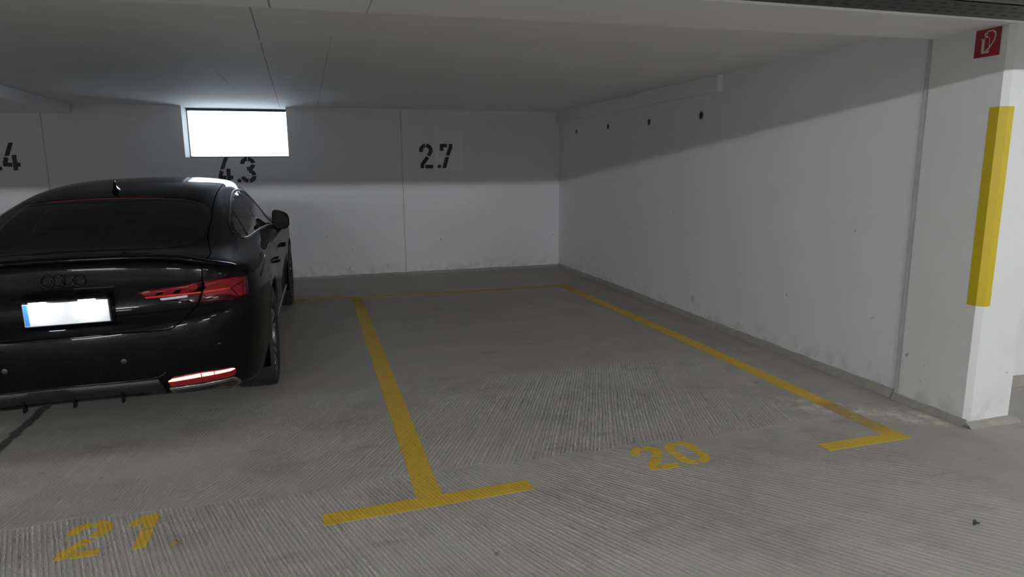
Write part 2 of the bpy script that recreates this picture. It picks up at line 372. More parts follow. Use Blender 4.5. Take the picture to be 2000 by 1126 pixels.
def glyph(name, ch, to3d, width, mat, parent, height=None):
    """thin raised paint film; to3d maps unit (u, v, lift) to a point"""
    V, F = [], []
    def quadstrip(L, R, k_=1.0):
        n = len(V); k = len(L)
        for a, b in zip(L, R):
            V.append(to3d(a[0], a[1], k_)); V.append(to3d(b[0], b[1], k_))
        for a, b in zip(L, R):
            V.append(to3d(a[0], a[1], 0)); V.append(to3d(b[0], b[1], 0))
        for i in range(k - 1):
            p = n + 2 * i; q = n + 2 * k + 2 * i
            F.append((p, p + 1, p + 3, p + 2)); F.append((p, p + 2, q + 2, q)); F.append((p + 1, q + 1, q + 3, p + 3))
        F.append((n, n + 2 * k, n + 2 * k + 1, n + 1)); e = n + 2 * k - 2; F.append((e, e + 1, e + 2 * k + 1, e + 2 * k))
    if ch == '.':
        k = 20; c = (.08, .075); r = .075
        V.append(to3d(c[0], c[1], 1))
        for i in range(k):
            a = 2 * math.pi * i / k; V.append(to3d(c[0] + r * math.cos(a), c[1] + r * math.sin(a), 1))
        for i in range(k):
            a = 2 * math.pi * i / k; V.append(to3d(c[0] + r * math.cos(a), c[1] + r * math.sin(a), 0))
        for i in range(k):
            j = (i + 1) % k; F.append((0, 1 + i, 1 + j)); F.append((1 + i, 1 + k + i, 1 + k + j, 1 + j))
    else:
        for si, st in enumerate(GLYPH[ch]):
            L, R = [], []
            for i, q in enumerate(st):
                a = st[max(i - 1, 0)]; b = st[min(i + 1, len(st) - 1)]
                dx, dy = b[0] - a[0], b[1] - a[1]; l = math.hypot(dx, dy) or 1; nx, ny = -dy / l * width / 2, dx / l * width / 2
                if 0 < i < len(st) - 1:      # mitre
                    d0 = (q[0] - a[0], q[1] - a[1]); d1 = (b[0] - q[0], b[1] - q[1])
                    l0 = math.hypot(*d0) or 1; l1 = math.hypot(*d1) or 1
                    cosang = max(.3, (d0[0] * dx + d0[1] * dy) / (l0 * l)); nx /= cosang; ny /= cosang
                if ch in '4' and len(st) == 2 and st[0] == (.34, 1.0):   # cut level, like the stencil
                    nx, ny = -width / 2 * 1.05, 0
                if ch == '7' and st[-1] == (.155, 0): nx, ny = -width / 2 * 1.05, 0
                L.append((q[0] + nx, q[1] + ny)); R.append((q[0] - nx, q[1] - ny))
            quadstrip(L, R, 1.0 + .18 * si)
    me = bpy.data.meshes.new(name); me.from_pydata([tuple(v) for v in V], [], F); me.validate(); me.update()
    bm = bmesh.new(); bm.from_mesh(me); bmesh.ops.recalc_face_normals(bm, faces=bm.faces[:]); bm.to_mesh(me); bm.free()
    return link(name, me, mat, parent)

def wall_number(chars, label, x0, z0, hgt, group):
    root = empty('stencilled_bay_number', (x0, YB, z0)); tag(root, label, 'wall number', group)
    for ch, dx in chars:
        f = lambda u, v, l, dx=dx, ch=ch: (dx + u * hgt * 1.05 * (.92 if ch == '4' else 1.0), -.0012 * l + .0002, v * hgt)
        glyph('full_stop' if ch == '.' else 'digit', ch, f, .150, M['black_paint'], root)
    return root
def floor_number(chars, label, pos, hgt, wid, group):
    root = empty('painted_floor_number', (pos[0], pos[1], 0)); tag(root, label, 'floor number', group)
    for ch, dx, sh in chars:
        f = lambda u, v, l, dx=dx, sh=sh: (dx + u * wid + sh * v * hgt, v * hgt, .0013 * l - .0002)
        glyph('digit', ch, f, .17, M['yellow_floor'], root)
    return root

# ------------------------------------------------------------------ setting
def setting():
    def st(o): o['kind'] = 'structure'; return o
    XL, XE, YN = -9.0, 8.0, -5.4
    st(box('floor', (XL - .2, YN - .2, -.2), (XE + .2, YB + .2, 0), M['floor']))
    # back wall with the window opening reaching the slab
    wx0, wx1, wz = -1.435, -.241, 1.582
    V = []; F = []
    bm = bmesh.new()
    for lo, hi in (((XL, YB, 0), (wx0, YB + .62, ZC + .3)), ((wx1, YB, 0), (XE, YB + .62, ZC + .3)), ((wx0, YB, 0), (wx1, YB + .62, wz))):
        box_bm(bm, lo, hi)
    st(frombm('wall_back', bm, M['wall_back']))
    st(box('ceiling', (XL, 2.9, ZC), (XE, YB + .62, ZC + .25), M['ceiling_bay']))
    # right wall of the bay, set a hair behind the column face
    st(box('wall_right', (XR, 3.053, 0), (XR + .25, YB, ZC), M['wall_right']))
    # column with chamfered arris
    ch = .026; x0, x1, y0, y1 = 3.393, 3.725, 2.606, 3.060
    st(prism('column', [(x0, y0 + ch), (x0 + ch, y0), (x1 - ch, y0), (x1, y0 + ch), (x1, y1), (x0, y1)], 0, 2.116, M['column_white']))
    # wall of the neighbouring bay, closing the view right of the column
    st(box('wall_side', (XR + .25, 3.06, 0), (XE, 3.3, ZC), M['wall_plain']))
    # downstand beam over the bay fronts
    st(prism('ceiling_beam', [(XL, 2.62), (XE, 2.604), (XE, 3.0), (XR, 3.052), (XL, 3.62)], 2.116, 2.85, M['beam_paint_lit']))
    # lowered beam along the left of the view
    st(box('duct_beam', (-3.4, 3.9, 2.078), (-2.6, YB, ZC), M['duct_paint'], bevel=.004))
    # aisle shell
    st(box('ceiling_aisle', (XL, YN, 2.78), (XE, 2.9, 3.0), M['ceiling_bay']))
    st(box('wall_left', (XL - .2, YN, 0), (XL, YB + .6, 2.9), M['wall_plain']))
    st(box('wall_front', (XL, YN - .2, 0), (XE, YN, 2.9), M['wall_plain']))
    st(box('wall_far', (XE, YN, 0), (XE + .2, YB + .6, 2.9), M['wall_plain']))
    # ledge high on the right wall and the batten at its end
    st(box('trim_1', (3.366, 5.14, 2.052), (XR, YB, ZC), M['wall_plain'], bevel=.003))
    st(box('trim_2', (3.352, 5.095, 2.047), (XR, 5.138, ZC), M['wall_plain'], bevel=.004))
    # thin vertical joint cover between wall and column
    st(box('trim_3', (3.398, 3.058, .03), (XR, 3.098, 2.116), M['joint_grey'], bevel=.003))
    # rough mortar fillets along the wall feet
    def fillet(name, a, b, n, w, h, seed):
        rnd = random.Random(seed); a = Vector(a); b = Vector(b); n = Vector(n); L = (b - a).length
        k = max(4, int(L / .09)); V = []; F = []
        for i in range(k + 1):
            p = a.lerp(b, i / k); ww = w * (1 + rnd.uniform(-.12, .12)); hh = h * (1 + rnd.uniform(-.09, .09))
            V += [p + Vector((0, 0, hh)), p + n * ww * .45 + Vector((0, 0, hh * .72)), p + n * ww + Vector((0, 0, .001)), p - n * .01 + Vector((0, 0, -.002))]
            if i:
                q = 4 * (i - 1)
                for s in range(3): F.append((q + s, q + s + 1, q + s + 5, q + s + 4))
        st(mesh(name, V, F, M['mortar'], smooth=False))
    fillet('baseboard_back', (-2.9, YB, 0), (XR, YB, 0), (0, -1, 0), .035, .035, 1)
    fillet('baseboard_right', (XR, YB, 0), (XR, 3.1, 0), (-1, 0, 0), .034, .050, 2)
    fillet('baseboard_column', (x0, 3.09, 0), (x0, y0 + ch - .03, 0), (-1, 0, 0), .028, .040, 3)
    fillet('baseboard_front', (x0 - .012, y0, 0), (x1 + .02, y0, 0), (0, -1, 0), .045, .030, 4)
    fillet('baseboard_side', (x1, 3.06, 0), (XE, 3.06, 0), (0, -1, 0), .05, .06, 5)
    # window set deep in the reveal
    w = empty('window_1', ((wx0 + wx1) / 2, YB + .36, wz)); w['kind'] = 'structure'
    ww = (wx1 - wx0) / 2; hh = ZC - wz
    bm = bmesh.new(); t = .030
    for lo, hi in (((-ww, 0, hh - t), (ww, .05, hh)), ((-ww, 0, 0), (ww, .05, t * .6)), ((-ww, 0, 0), (-ww + t * .3, .05, hh)), ((ww - t * .3, 0, 0), (ww, .05, hh))):
        box_bm(bm, lo, hi)
    frombm('window_frame', bm, M['frame_dark'], w)
    box('window_pane', (-ww, .02, .01), (ww, .026, hh - .02), M['window_glass'], w)

def floor_marks():
    """yellow bay lines"""
    rnd = random.Random(5)
    def line(name, pts, width, label, lift=.0015):
        # ragged thin paint film along a polyline
        V, F = [], []; P = [Vector((x, y, 0)) for x, y in pts]; dense = []
        for a, b in zip(P, P[1:]):
            k = max(2, int((b - a).length / .03))
            for i in range(k): dense.append(a.lerp(b, i / k))
        dense.append(P[-1])
        for i, q in enumerate(dense):
            d = (dense[min(i + 1, len(dense) - 1)] - dense[max(i - 1, 0)]).normalized(); n = Vector((-d.y, d.x, 0))
            l = width / 2 * (1 + rnd.uniform(-.035, .035)); r = width / 2 * (1 + rnd.uniform(-.035, .035))
            V += [q + n * l + Vector((0, 0, lift)), q - n * r + Vector((0, 0, lift)), q + n * l + Vector((0, 0, -.001)), q - n * r + Vector((0, 0, -.001))]
            if i:
                p = 4 * (i - 1); F += [(p, p + 1, p + 5, p + 4), (p, p + 4, p + 6, p + 2), (p + 1, p + 3, p + 7, p + 5)]
        o = mesh(name, V, F, M['yellow_floor']); tag(o, label, 'floor marking', 'yellow parking bay lines')
    line('bay_line', [(.424, 2.722), (.424, 7.49)], .112, 'long yellow floor line between the black car and the empty bay')
    line('bay_line', [(-.03, 2.652), (.885, 2.690)], .094, 'short yellow cross bar at the near end of the line beside the car', .0019)
    line('bay_line', [(-3.6, 7.93), (-.165, 7.60), (1.485, 7.475), (2.82, 7.50)], .095, 'thin faded yellow line across the back of the bays by the rear wall', .0019)
    line('bay_line', [(2.885, 7.55), (2.93, 5.2), (2.925, 2.577)], .112, 'long yellow floor line running along the foot of the right wall')
    line('bay_line', [(2.448, 2.618), (2.975, 2.618)], .084, 'short yellow tick at the near end of the line by the column', .0019)

def small_things():
    # wall figures
    wall_number([('2', 0), ('.', .238), ('7', .279)], 'black stencilled number 2.7 on the back wall of the empty bay', 1.419, 1.427, .322, 'stencilled wall numbers')
    wall_number([('4', 0), ('.', .209), ('3', .261)], 'black stencilled number 4.3 below the bright window behind the car', -1.080, 1.270, .310, 'stencilled wall numbers')
    wall_number([('.', -.062), ('4', 0)], 'black stencilled point and 4, cut off at the edge left of the car roof', -3.332, 1.440, .312, 'stencilled wall numbers')
    floor_number([('2', 0, .0), ('0', .190, .0)], 'yellow painted number 20 on the floor in front of the empty bay', (1.476, 2.648), .262, .30, 'yellow floor numbers')
    floor_number([('2', 0, .0), ('1', .20, .0)], 'yellow painted number 21 on the floor behind the black car', (-1.012, 2.652), .272, .29, 'yellow floor numbers')
    # anchor sockets in the right wall
    def anchor(y, z, r, label, dark=True):
        root = empty('anchor_socket', (XR, y, z)); tag(root, label, 'wall socket', 'round sockets cast in the right wall')
        bm = bmesh.new(); lathe_bm(bm, [(.002, r), (-.004, r), (-.005, r * .82), (.002, r * .74)], 'x', 28); frombm('rim', bm, M['ring_white'], root, True)
        bm = bmesh.new(); R = lathe_bm(bm, [(-.0012, r * .78), (-.0012, r * .02)], 'x', 28); frombm('recess', bm, M['recess'] if dark else M['ring_white'], root)
    anchor(8.372, 1.886, .034, 'small round wall socket nearest the back corner under the ledge')
    anchor(7.384, 1.895, .036, 'second round wall socket out from the back corner')
    anchor(6.381, 1.883, .038, 'third round wall socket out from the back corner')
    anchor(5.406, 1.878, .042, 'round wall socket under the end of the ledge, nearest the column')
    anchor(5.422, .186, .040, 'white plugged socket low on the right wall above the skirting', False)
    # fire extinguisher sign on the column
    y0, y1, z0, z1 = 2.667, 2.803, 1.974, 2.112
    xf = 3.393
    s = empty('fire_extinguisher_sign', (xf, (y0 + y1) / 2, z0)); tag(s, 'square red sign with a pale extinguisher pictogram high on the column', 'sign')
    hw = (y1 - y0) / 2
    box('panel', (-.003, -hw, 0), (0, hw, z1 - z0), M['sign_red'], s)
    # the sign's left edge is its far edge: u runs towards the viewer
    def P(u, v, l=1): return (-.003 - .0008 * l, hw - u * 2 * hw, v * (z1 - z0))
    def stroke(bm, pts, w):
        L = []
        for i, q in enumerate(pts):
            a = pts[max(i - 1, 0)]; b = pts[min(i + 1, len(pts) - 1)]; dx, dy = b[0] - a[0], b[1] - a[1]; l = math.hypot(dx, dy) or 1
            ww = w[i] if isinstance(w, list) else w
            L.append((bm.verts.new(P(q[0] - dy / l * ww / 2, q[1] + dx / l * ww / 2)), bm.verts.new(P(q[0] + dy / l * ww / 2, q[1] - dx / l * ww / 2))))
        for A, B in zip(L, L[1:]): bm.faces.new((A[0], A[1], B[1], B[0]))
    bm = bmesh.new()
    stroke(bm, [(.30, .13), (.29, .60)], .030); stroke(bm, [(.355, .22), (.35, .62)], .085)
    stroke(bm, [(.285, .165), (.60, .165)], .085); stroke(bm, [(.585, .13), (.585, .36)], .030)
    stroke(bm, [(.585, .30), (.585, .58), (.555, .66), (.49, .70), (.42, .69), (.36, .65), (.31, .59)], .028)
    stroke(bm, [(.25, .66), (.34, .60)], .045)
    stroke(bm, [(.50, .71), (.40, .74), (.37, .80), (.42, .87), (.54, .915), (.68, .90), (.78, .83), (.80, .72), (.77, .58), (.69, .43), (.59, .31), (.47, .22)],
           [.06, .055, .045, .035, .04, .05, .055, .055, .05, .05, .055, .06])
    stroke(bm, [(.41, .80), (.49, .83)], .035)
    frombm('pictogram', bm, M['sign_cream'], s)
    # yellow edge guard tape wrapped over the column arris
    ch = .026; X0, Y0 = 3.393, 2.606; e = .0016; za, zb = .676, 1.716
    prof = [(X0 - e, Y0 + ch + .052), (X0 - e, Y0 + ch - e * .4), (X0 + ch - e * .4, Y0 - e), (X0 + ch + .040, Y0 - e)]
    inner = [(X0 + .001, Y0 + ch + .052), (X0 + .001, Y0 + ch + .001), (X0 + ch + .001, Y0 + .001), (X0 + ch + .040, Y0 + .001)]
    n = 4; V = []; F = []
    for z in (za, zb):
        V += [(x, y, z) for x, y in prof] + [(x, y, z) for x, y in inner]
    for i in range(3): F.append((i, i + 1, 8 + i + 1, 8 + i))
    F += [(0, 8, 12, 4), (3, 7, 15, 11)]
    for b in (0, 8): F += [(b, b + 1, b + 5, b + 4), (b + 1, b + 2, b + 6, b + 5), (b + 2, b + 3, b + 7, b + 6)]
    o = mesh('edge_guard', V, F, M['yellow_tape']); tag(o, 'long yellow warning strip folded over the near edge of the white column', 'edge guard')
    # perforated cable tray in front of the beam
    ty0, ty1, tz0, tz1, tx0, tx1 = 1.85, 2.035, 1.974, 2.180, -8.9, 7.9
    tr = empty('cable_tray', (0, 0, tz0)); tag(tr, 'dark perforated steel cable tray running below the beam along the top edge', 'cable tray')
    bm = bmesh.new(); hh = tz1 - tz0
    box_bm(bm, (tx0, ty0, 0), (tx1, ty1, .003)); box_bm(bm, (tx0, ty0, 0), (tx1, ty0 + .003, hh)); box_bm(bm, (tx0, ty1 - .003, 0), (tx1, ty1, hh))
    box_bm(bm, (tx0, ty0 - .0, hh - .003), (tx1, ty1, hh))
    x = -1.2; n0 = len(bm.faces); bm.faces.ensure_lookup_table()
    while x < 4.4:
        for (a, b, sk) in ((.030, .052, .018), (.075, .097, -.018), (.120, .142, .018)):
            vs = [bm.verts.new((x + dx, ty0 + yy, -.0008)) for dx, yy in ((0, a), (.030, a), (.030 + sk, b), (sk, b))]; bm.faces.new(vs)
        vs = [bm.verts.new((x + dx, ty0 - .0008, zz)) for dx, zz in ((0, .012), (.045, .012), (.045, .020), (0, .020))]; bm.faces.new(vs)
        x += .066
    bm.faces.ensure_lookup_table()
    for f in bm.faces[n0:]: f.material_index = 1
    ch_ = frombm('tray_channel', bm, M['galv'], tr); ch_.data.materials.append(M['galv_dark'])
    bm = bmesh.new()
    for k in range(3):
        bm = bmesh.new(); tube_bm(bm, [(tx0, ty0 + .04 + .05 * k, .022), (tx1, ty0 + .04 + .05 * k, .022)], .017, 8); frombm('cable', bm, M['satin_black'], tr)
    for k in range(-4, 5):
        for yy in (ty0 + .02, ty1 - .02):
            bm = bmesh.new(); tube_bm(bm, [(k * 1.9 + .3, yy, hh), (k * 1.9 + .3, yy, 2.782 - tz0)], .005, 6); frombm('hanger_rod', bm, M['galv'], tr)
    # litter
    def leaf(x, y, size, rot, mat, label, cat='leaf'):
        bm = bmesh.new(); rows = []
        for i in range(9):
            u = i / 8; w = math.sin(math.pi * u ** .8) * .30 + .012; zz = .006 + .010 * math.sin(3.3 * u) * size / .03
            rows.append([bm.verts.new((size * (u - .5), size * w * s, zz * (1 + .5 * abs(s)))) for s in (-1, -.4, .4, 1)])
        for A, B in zip(rows, rows[1:]):
            for k in range(3): bm.faces.new((A[k], A[k + 1], B[k + 1], B[k]))
        o = frombm('dry_leaf', bm, M[mat], None, True); o.location = (x, y, .0); o.rotation_euler = (.1, 0, rot)
        md = o.modifiers.new('thickness', 'SOLIDIFY'); md.thickness = .0012
        tag(o, label, cat)
    leaf(-.578, 2.62, .036, .5, 'leaf', 'small curled tan leaf on the floor right of the number 21')
    leaf(2.474, 1.811, .034, .1, 'leaf_dark', 'small dark leaf on the bare floor in front of the column')

def lamps():
    LB = ['white fluorescent batten lamp hung over the aisle straight behind the car', 'white fluorescent batten lamp hung over the aisle in front of the column',
          'white fluorescent batten lamp hung over the aisle beyond the column', 'white fluorescent batten lamp hung over the aisle past the left side of the car',
          'added long fill lamp by the far aisle wall behind the car', 'added long fill lamp by the far aisle wall facing the empty bay', 'added long fill lamp by the far aisle wall beyond the column', 'added long fill lamp by the far aisle wall past the left side of the car']
    for i, (x, y, z, L) in enumerate(LAMPS):
        r = empty('fluorescent_lamp', (x, y, z)); tag(r, LB[i], 'lamp', 'aisle ceiling lamps')
        top = min(.115, 2.785 - z)
        box('housing', (-L / 2 - .04, -.06, .035), (L / 2 + .04, .06, top), M['housing'], r, .006)
        bm = bmesh.new(); tube_bm(bm, [(-L / 2, 0, 0), (L / 2, 0, 0)], .016 if i < 4 else .048, 16); frombm('tube', bm, M['tube' if i < 4 else 'tube_fill'], r, True)
        for s in (-1, 1):
            box('lamp_holder', (s * L / 2 - .015, -.03, -.03), (s * L / 2 + .015, .03, .036), M['housing'], r)
            if top < 2.78 - z:
                bm = bmesh.new(); tube_bm(bm, [(s * L * .4, 0, top - .01), (s * L * .4, 0, 2.785 - z)], .006, 8); frombm('hanger_rod', bm, M['galv'], r)
# ------------------------------------------------------------------ the car
CARX, CARY, CARYAW, LEAN = -1.205, 3.64, math.radians(-.7), math.radians(-1.0)
AXR, AXF, WR = 1.0, 3.77, .333
# ---- body control net: rings (low -> high) x columns (rear centre -> side -> front centre), half car
def lower(zr,zs,zf,yr,W,yf,dw=0.0,bow=1.0,cr=1.0):
    xs=[0,.36,.62,.80,.915,.972,1,1.004,.992,.985,.985,.99,1.0,.985,.90,.55,0]
    yo=[0,.012*bow,.045*bow,.118*bow,.23,.40,.70,1.05,1.5,2.2,2.9,3.45,3.88,4.25]
    P=[]
    for i,x in enumerate(xs):
        if i<=5:
            y=yr*(1-i/6.5)+yo[i]; z=zr+(zs-zr)*(i/5.)**1.5
        elif i<=13: y=yo[i]; z=zs
        else:
            y={14:yf-.20,15:yf-.05,16:yf}[i]; z=zs+(zf-zs)*{14:.6,15:.9,16:1}[i]
        w=W*x
        if 8<=i<=11: w-=dw
        P.append((w,y,z))
    return P
K=[]
K.append([(x*.80,y+(.30 if i<=5 else 0)-(.35 if i>=14 else 0),.215) for i,(x,y,z) in enumerate(lower(.2,.2,.2,.0,.9,4.7))])
K.append(lower(.262,.20,.20,.125,.860,4.60))
K.append(lower(.280,.225,.22,.075,.885,4.66,.0))
K.append(lower(.345,.33,.33,.035,.905,4.72,.015))
K.append(lower(.455,.45,.45,.004,.918,4.755,.018))
K.append(lower(.545,.56,.55,.0,.924,4.76,.014))
K.append(lower(.612,.65,.63,.004,.926,4.75,.008))
K.append(lower(.650,.72,.68,.022,.926,4.73,.006))
K.append(lower(.682,.77,.72,.066,.925,4.70,.006))
K.append(lower(.770,.80,.75,.092,.922,4.67,.010))
K.append(lower(.852,.835,.79,.070,.914,4.60,.014))
K.append(lower(.922,.862,.83,.074,.900,4.50,.022))
K.append(lower(.980,.886,.86,.075,.876,4.36,.030))
# deck / belt
K.append([(0,.13,.990),(.32,.14,.988),(.54,.17,.978),(.66,.25,.960),(.735,.37,.945),(.785,.53,.925),(.818,.75,.918),(.830,1.02,.918),(.826,1.5,.925),(.822,2.2,.928),(.822,2.9,.922),(.82,3.42,.915),(.80,3.80,.905),(.76,4.08,.90),(.64,4.2,.905),(.4,4.24,.918),(0,4.26,.922)])
K.append([(0,.29,1.000),(.32,.30,.998),(.53,.34,.992),(.64,.43,.982),(.71,.57,.972),(.75,.75,.962),(.775,.91,.958),(.787,1.12,.956),(.79,1.5,.960),(.792,2.2,.962),(.79,2.9,.952),(.775,3.38,.942),(.74,3.66,.94),(.68,3.84,.95),(.56,3.96,.965),(.35,4.03,.975),(0,4.05,.98)])
K.append([(0,.40,1.020),(.33,.41,1.017),(.53,.45,1.012),(.63,.55,1.014),(.69,.70,1.008),(.728,.88,1.006),(.748,1.04,1.005),(.758,1.22,1.005),(.768,1.55,1.005),(.772,2.2,1.004),(.768,2.85,.995),(.75,3.30,.985),(.71,3.55,.99),(.64,3.72,1.0),(.52,3.82,1.01),(.32,3.89,1.02),(0,3.91,1.025)])
K.append([(0,.78,1.168),(.32,.79,1.166),(.50,.83,1.160),(.585,.92,1.156),(.630,1.05,1.154),(.655,1.19,1.156),(.668,1.33,1.160),(.676,1.48,1.164),(.686,1.75,1.168),(.695,2.2,1.170),(.69,2.7,1.165),(.665,3.05,1.16),(.62,3.22,1.165),(.56,3.34,1.175),(.45,3.42,1.185),(.28,3.47,1.195),(0,3.49,1.20)])
K.append([(0,1.16,1.284),(.28,1.17,1.282),(.43,1.20,1.276),(.50,1.27,1.272),(.535,1.37,1.273),(.556,1.48,1.277),(.568,1.60,1.284),(.577,1.73,1.292),(.59,1.95,1.302),(.603,2.25,1.310),(.598,2.55,1.308),(.578,2.78,1.303),(.535,2.90,1.307),(.47,2.98,1.315),(.36,3.03,1.325),(.22,3.06,1.334),(0,3.07,1.338)])
K.append([(0,1.40,1.327),(.25,1.41,1.326),(.38,1.43,1.320),(.445,1.48,1.316),(.48,1.55,1.316),(.50,1.64,1.319),(.512,1.74,1.324),(.522,1.84,1.329),(.535,2.0,1.335),(.548,2.25,1.341),(.543,2.5,1.340),(.525,2.68,1.335),(.48,2.78,1.338),(.42,2.85,1.343),(.32,2.90,1.349),(.19,2.92,1.354),(0,2.93,1.356)])
K.append([(0,1.75,1.366),(.16,1.76,1.366),(.25,1.78,1.365),(.30,1.81,1.364),(.33,1.86,1.364),(.345,1.92,1.365),(.355,1.98,1.366),(.36,2.04,1.367),(.365,2.12,1.369),(.37,2.25,1.371),(.365,2.38,1.371),(.35,2.48,1.371),(.32,2.54,1.371),(.27,2.58,1.372),(.2,2.60,1.373),(.12,2.62,1.374),(0,2.62,1.375)])
K.append([(0,1.98+.4*i/16.,1.378) for i in range(17)])
NET=np.array(K,float)   # rings x cols x 3

def bs(P,n,axis_end0,axis_end1):
    """uniform cubic B-spline along axis 0, n samples per span; ends: 'mirror' (x->-x) or 'clamp'"""
    P=np.asarray(P); M=np.array([-1.,1,1])
    def ext(a,b,mode):
        if mode=='mirror': return b*M
        return 2*a-b
    Q=np.concatenate([ext(P[0],P[1],axis_end0)[None],P,ext(P[-1],P[-2],axis_end1)[None]],0)
    out=[];N=len(P)-1
    for s in range(N):
        for k in range(n+(1 if s==N-1 else 0)):
            t=k/n; w=[(1-t)**3/6,(3*t**3-6*t*t+4)/6,(-3*t**3+3*t*t+3*t+1)/6,t**3/6]
            out.append(sum(w[j]*Q[s+j] for j in range(4)))
    return np.array(out)
def surface(nr=6,nc=8):
    A=bs(NET,nr,'clamp','mirror')           # rings dir
    B=bs(np.swapaxes(A,0,1),nc,'mirror','mirror')
    G=np.swapaxes(B,0,1)                    # rows x cols
    G[:,0,0]=0;G[:,-1,0]=0
    return G

def car():
    root = empty('car', (CARX, CARY, 0), CARYAW)
    tag(root, 'glossy black fastback car parked with its rear towards the viewer', 'car')
    cl, sl = math.cos(LEAN), math.sin(LEAN)
    def lean(p): return (cl * p[0] + sl * p[2], p[1], -sl * p[0] + cl * p[2])
    G = surface(7, 10)
    nr, nc = G.shape[:2]
    full = np.concatenate([(G[:, :0:-1] * np.array([-1, 1, 1])), G], 1)     # left .. centre .. right (front seam open at x=0 front)
    # columns run: left side mirrored (front->rear) then right (rear->front)
    nC = full.shape[1]
    idx = lambda r, c: r * nC + c
    V = full.reshape(-1, 3)
    # round wheel openings: pull the grid onto the arch circle
    RA = .362
    V = V.copy()
    rows = np.repeat(np.arange(nr), nC)
    quads = []
    for r in range(nr - 1):
        for c in range(nC - 1): quads.append((idx(r, c), idx(r, c + 1), idx(r + 1, c + 1), idx(r + 1, c)))
    Q = np.array(quads)
    bvh = BVHTree.FromPolygons([tuple(v) for v in V], [tuple(map(int, q)) for q in Q])
    cen = V[Q].mean(1)
    def inpoly(pts, poly):
        poly = np.asarray(poly); x, y = pts[:, 0], pts[:, 1]; ins = np.zeros(len(pts), bool); n = len(poly); j = n - 1
        for i in range(n):
            xi, yi = poly[i]; xj, yj = poly[j]
            cnd = ((yi > y) != (yj > y)) & (x < (xj - xi) * (y - yi) / ((yj - yi) or 1e-9) + xi); ins ^= cnd; j = i
        return ins
    def smooth_poly(P, k=6, closed=True):
        P = np.asarray(P, float); n = len(P); out = []
        rng = range(n if closed else n - 1)
        for i in rng:
            p0, p1, p2, p3 = (P[(i - 1) % n], P[i], P[(i + 1) % n], P[(i + 2) % n]) if closed else (P[max(i - 1, 0)], P[i], P[i + 1], P[min(i + 2, n - 1)])
            for s in range(k):
                t = s / k; out.append(.5 * ((2 * p1) + (-p0 + p2) * t + (2 * p0 - 5 * p1 + 4 * p2 - p3) * t * t + (-p0 + 3 * p1 - 3 * p2 + p3) * t ** 3))
        if not closed: out.append(P[-1])
        return np.array(out)
    def round_poly(P, r=.012, k=4):
        """polygon with its corners rounded by r"""
        P = [np.asarray(p, float) for p in P]; n = len(P); out = []
        for i in range(n):
            a, b, c = P[i - 1], P[i], P[(i + 1) % n]; da = a - b; dc = c - b; la, lc = np.linalg.norm(da), np.linalg.norm(dc)
            rr = min(r, la * .45, lc * .45); p, q = b + da / la * rr, b + dc / lc * rr
            for s in range(k + 1):
                t = s / k; out.append((1 - t) ** 2 * p + 2 * t * (1 - t) * b + t * t * q)
        return np.array(out)
    # --- outlines (car space: x right, y forward from the rear bumper, z up)
    REARGLASS = [(0, .352), (.30, .352), (.44, .366), (.53, .42), (.585, .52), (.607, .66), (.607, .85), (.592, 1.0), (.560, 1.075), (.46, 1.085), (.25, 1.082), (0, 1.080)]
    REARGLASS = REARGLASS + [(-x, y) for x, y in REARGLASS[::-1] if x > 0]
    WINDSCREEN = [(0, 3.86), (.46, 3.79), (.60, 3.68), (.655, 3.52), (.60, 3.22), (.50, 2.99), (.36, 3.07), (0, 3.11)]
    WINDSCREEN = WINDSCREEN + [(-x, y) for x, y in WINDSCREEN[::-1] if x > 0]
    DLO = [(.955, 1.020), (1.02, .980), (1.19, .966), (1.97, .955), (2.75, .925), (3.06, .900), (3.05, .960), (2.86, 1.110), (2.66, 1.200), (2.45, 1.243), (2.2, 1.258), (1.95, 1.250), (1.66, 1.212), (1.38, 1.160), (1.10, 1.098), (.985, 1.058)]
    def hole(poly, margin, axes):
        P = np.asarray(poly, float); c = P.mean(0); D = P - c; L = np.linalg.norm(D, axis=1, keepdims=True)
        return inpoly(cen[:, axes], c + D * (1 - margin / L))
    kill = hole(REARGLASS, .03, [0, 1]) & (cen[:, 2] > .95)
    kill |= hole(WINDSCREEN, .03, [0, 1]) & (cen[:, 2] > .93)
    kill |= hole(DLO, .022, [1, 2]) & (abs(cen[:, 0]) > .55)
    for ay in (AXR, AXF):
        d = np.hypot(V[:, 1] - ay, V[:, 2] - WR)
        side = (abs(V[:, 0]) > .6) & (V[:, 2] < .85)
        near = side & (abs(d - RA) < .035)
        f = RA / np.maximum(d, 1e-6)
        V[near, 1] = ay + (V[near, 1] - ay) * f[near]; V[near, 2] = WR + (V[near, 2] - WR) * f[near]
        # keep the flank on the arch lip slightly proud
        V[near, 0] *= 1.004
        dq = np.hypot(V[Q][:, :, 1] - ay, V[Q][:, :, 2] - WR).max(1)
        kill |= (dq < RA + .004) & (abs(cen[:, 0]) > .6) & (cen[:, 2] < .85)
    Qk = Q[~kill]
    bodyV = [lean(v) for v in V]
    me = bpy.data.meshes.new('body'); me.from_pydata(bodyV, [], [tuple(map(int, q)) for q in Qk]); me.validate(); me.update()
    bm = bmesh.new(); bm.from_mesh(me); bmesh.ops.remove_doubles(bm, verts=bm.verts[:], dist=.0004)
    bmesh.ops.delete(bm, geom=[v for v in bm.verts if not v.link_faces], context='VERTS')
    bmesh.ops.recalc_face_normals(bm, faces=bm.faces[:]); bm.to_mesh(me); bm.free()
    me.polygons.foreach_set('use_smooth', [True] * len(me.polygons))
    body = link('body', me, M['car'], root)
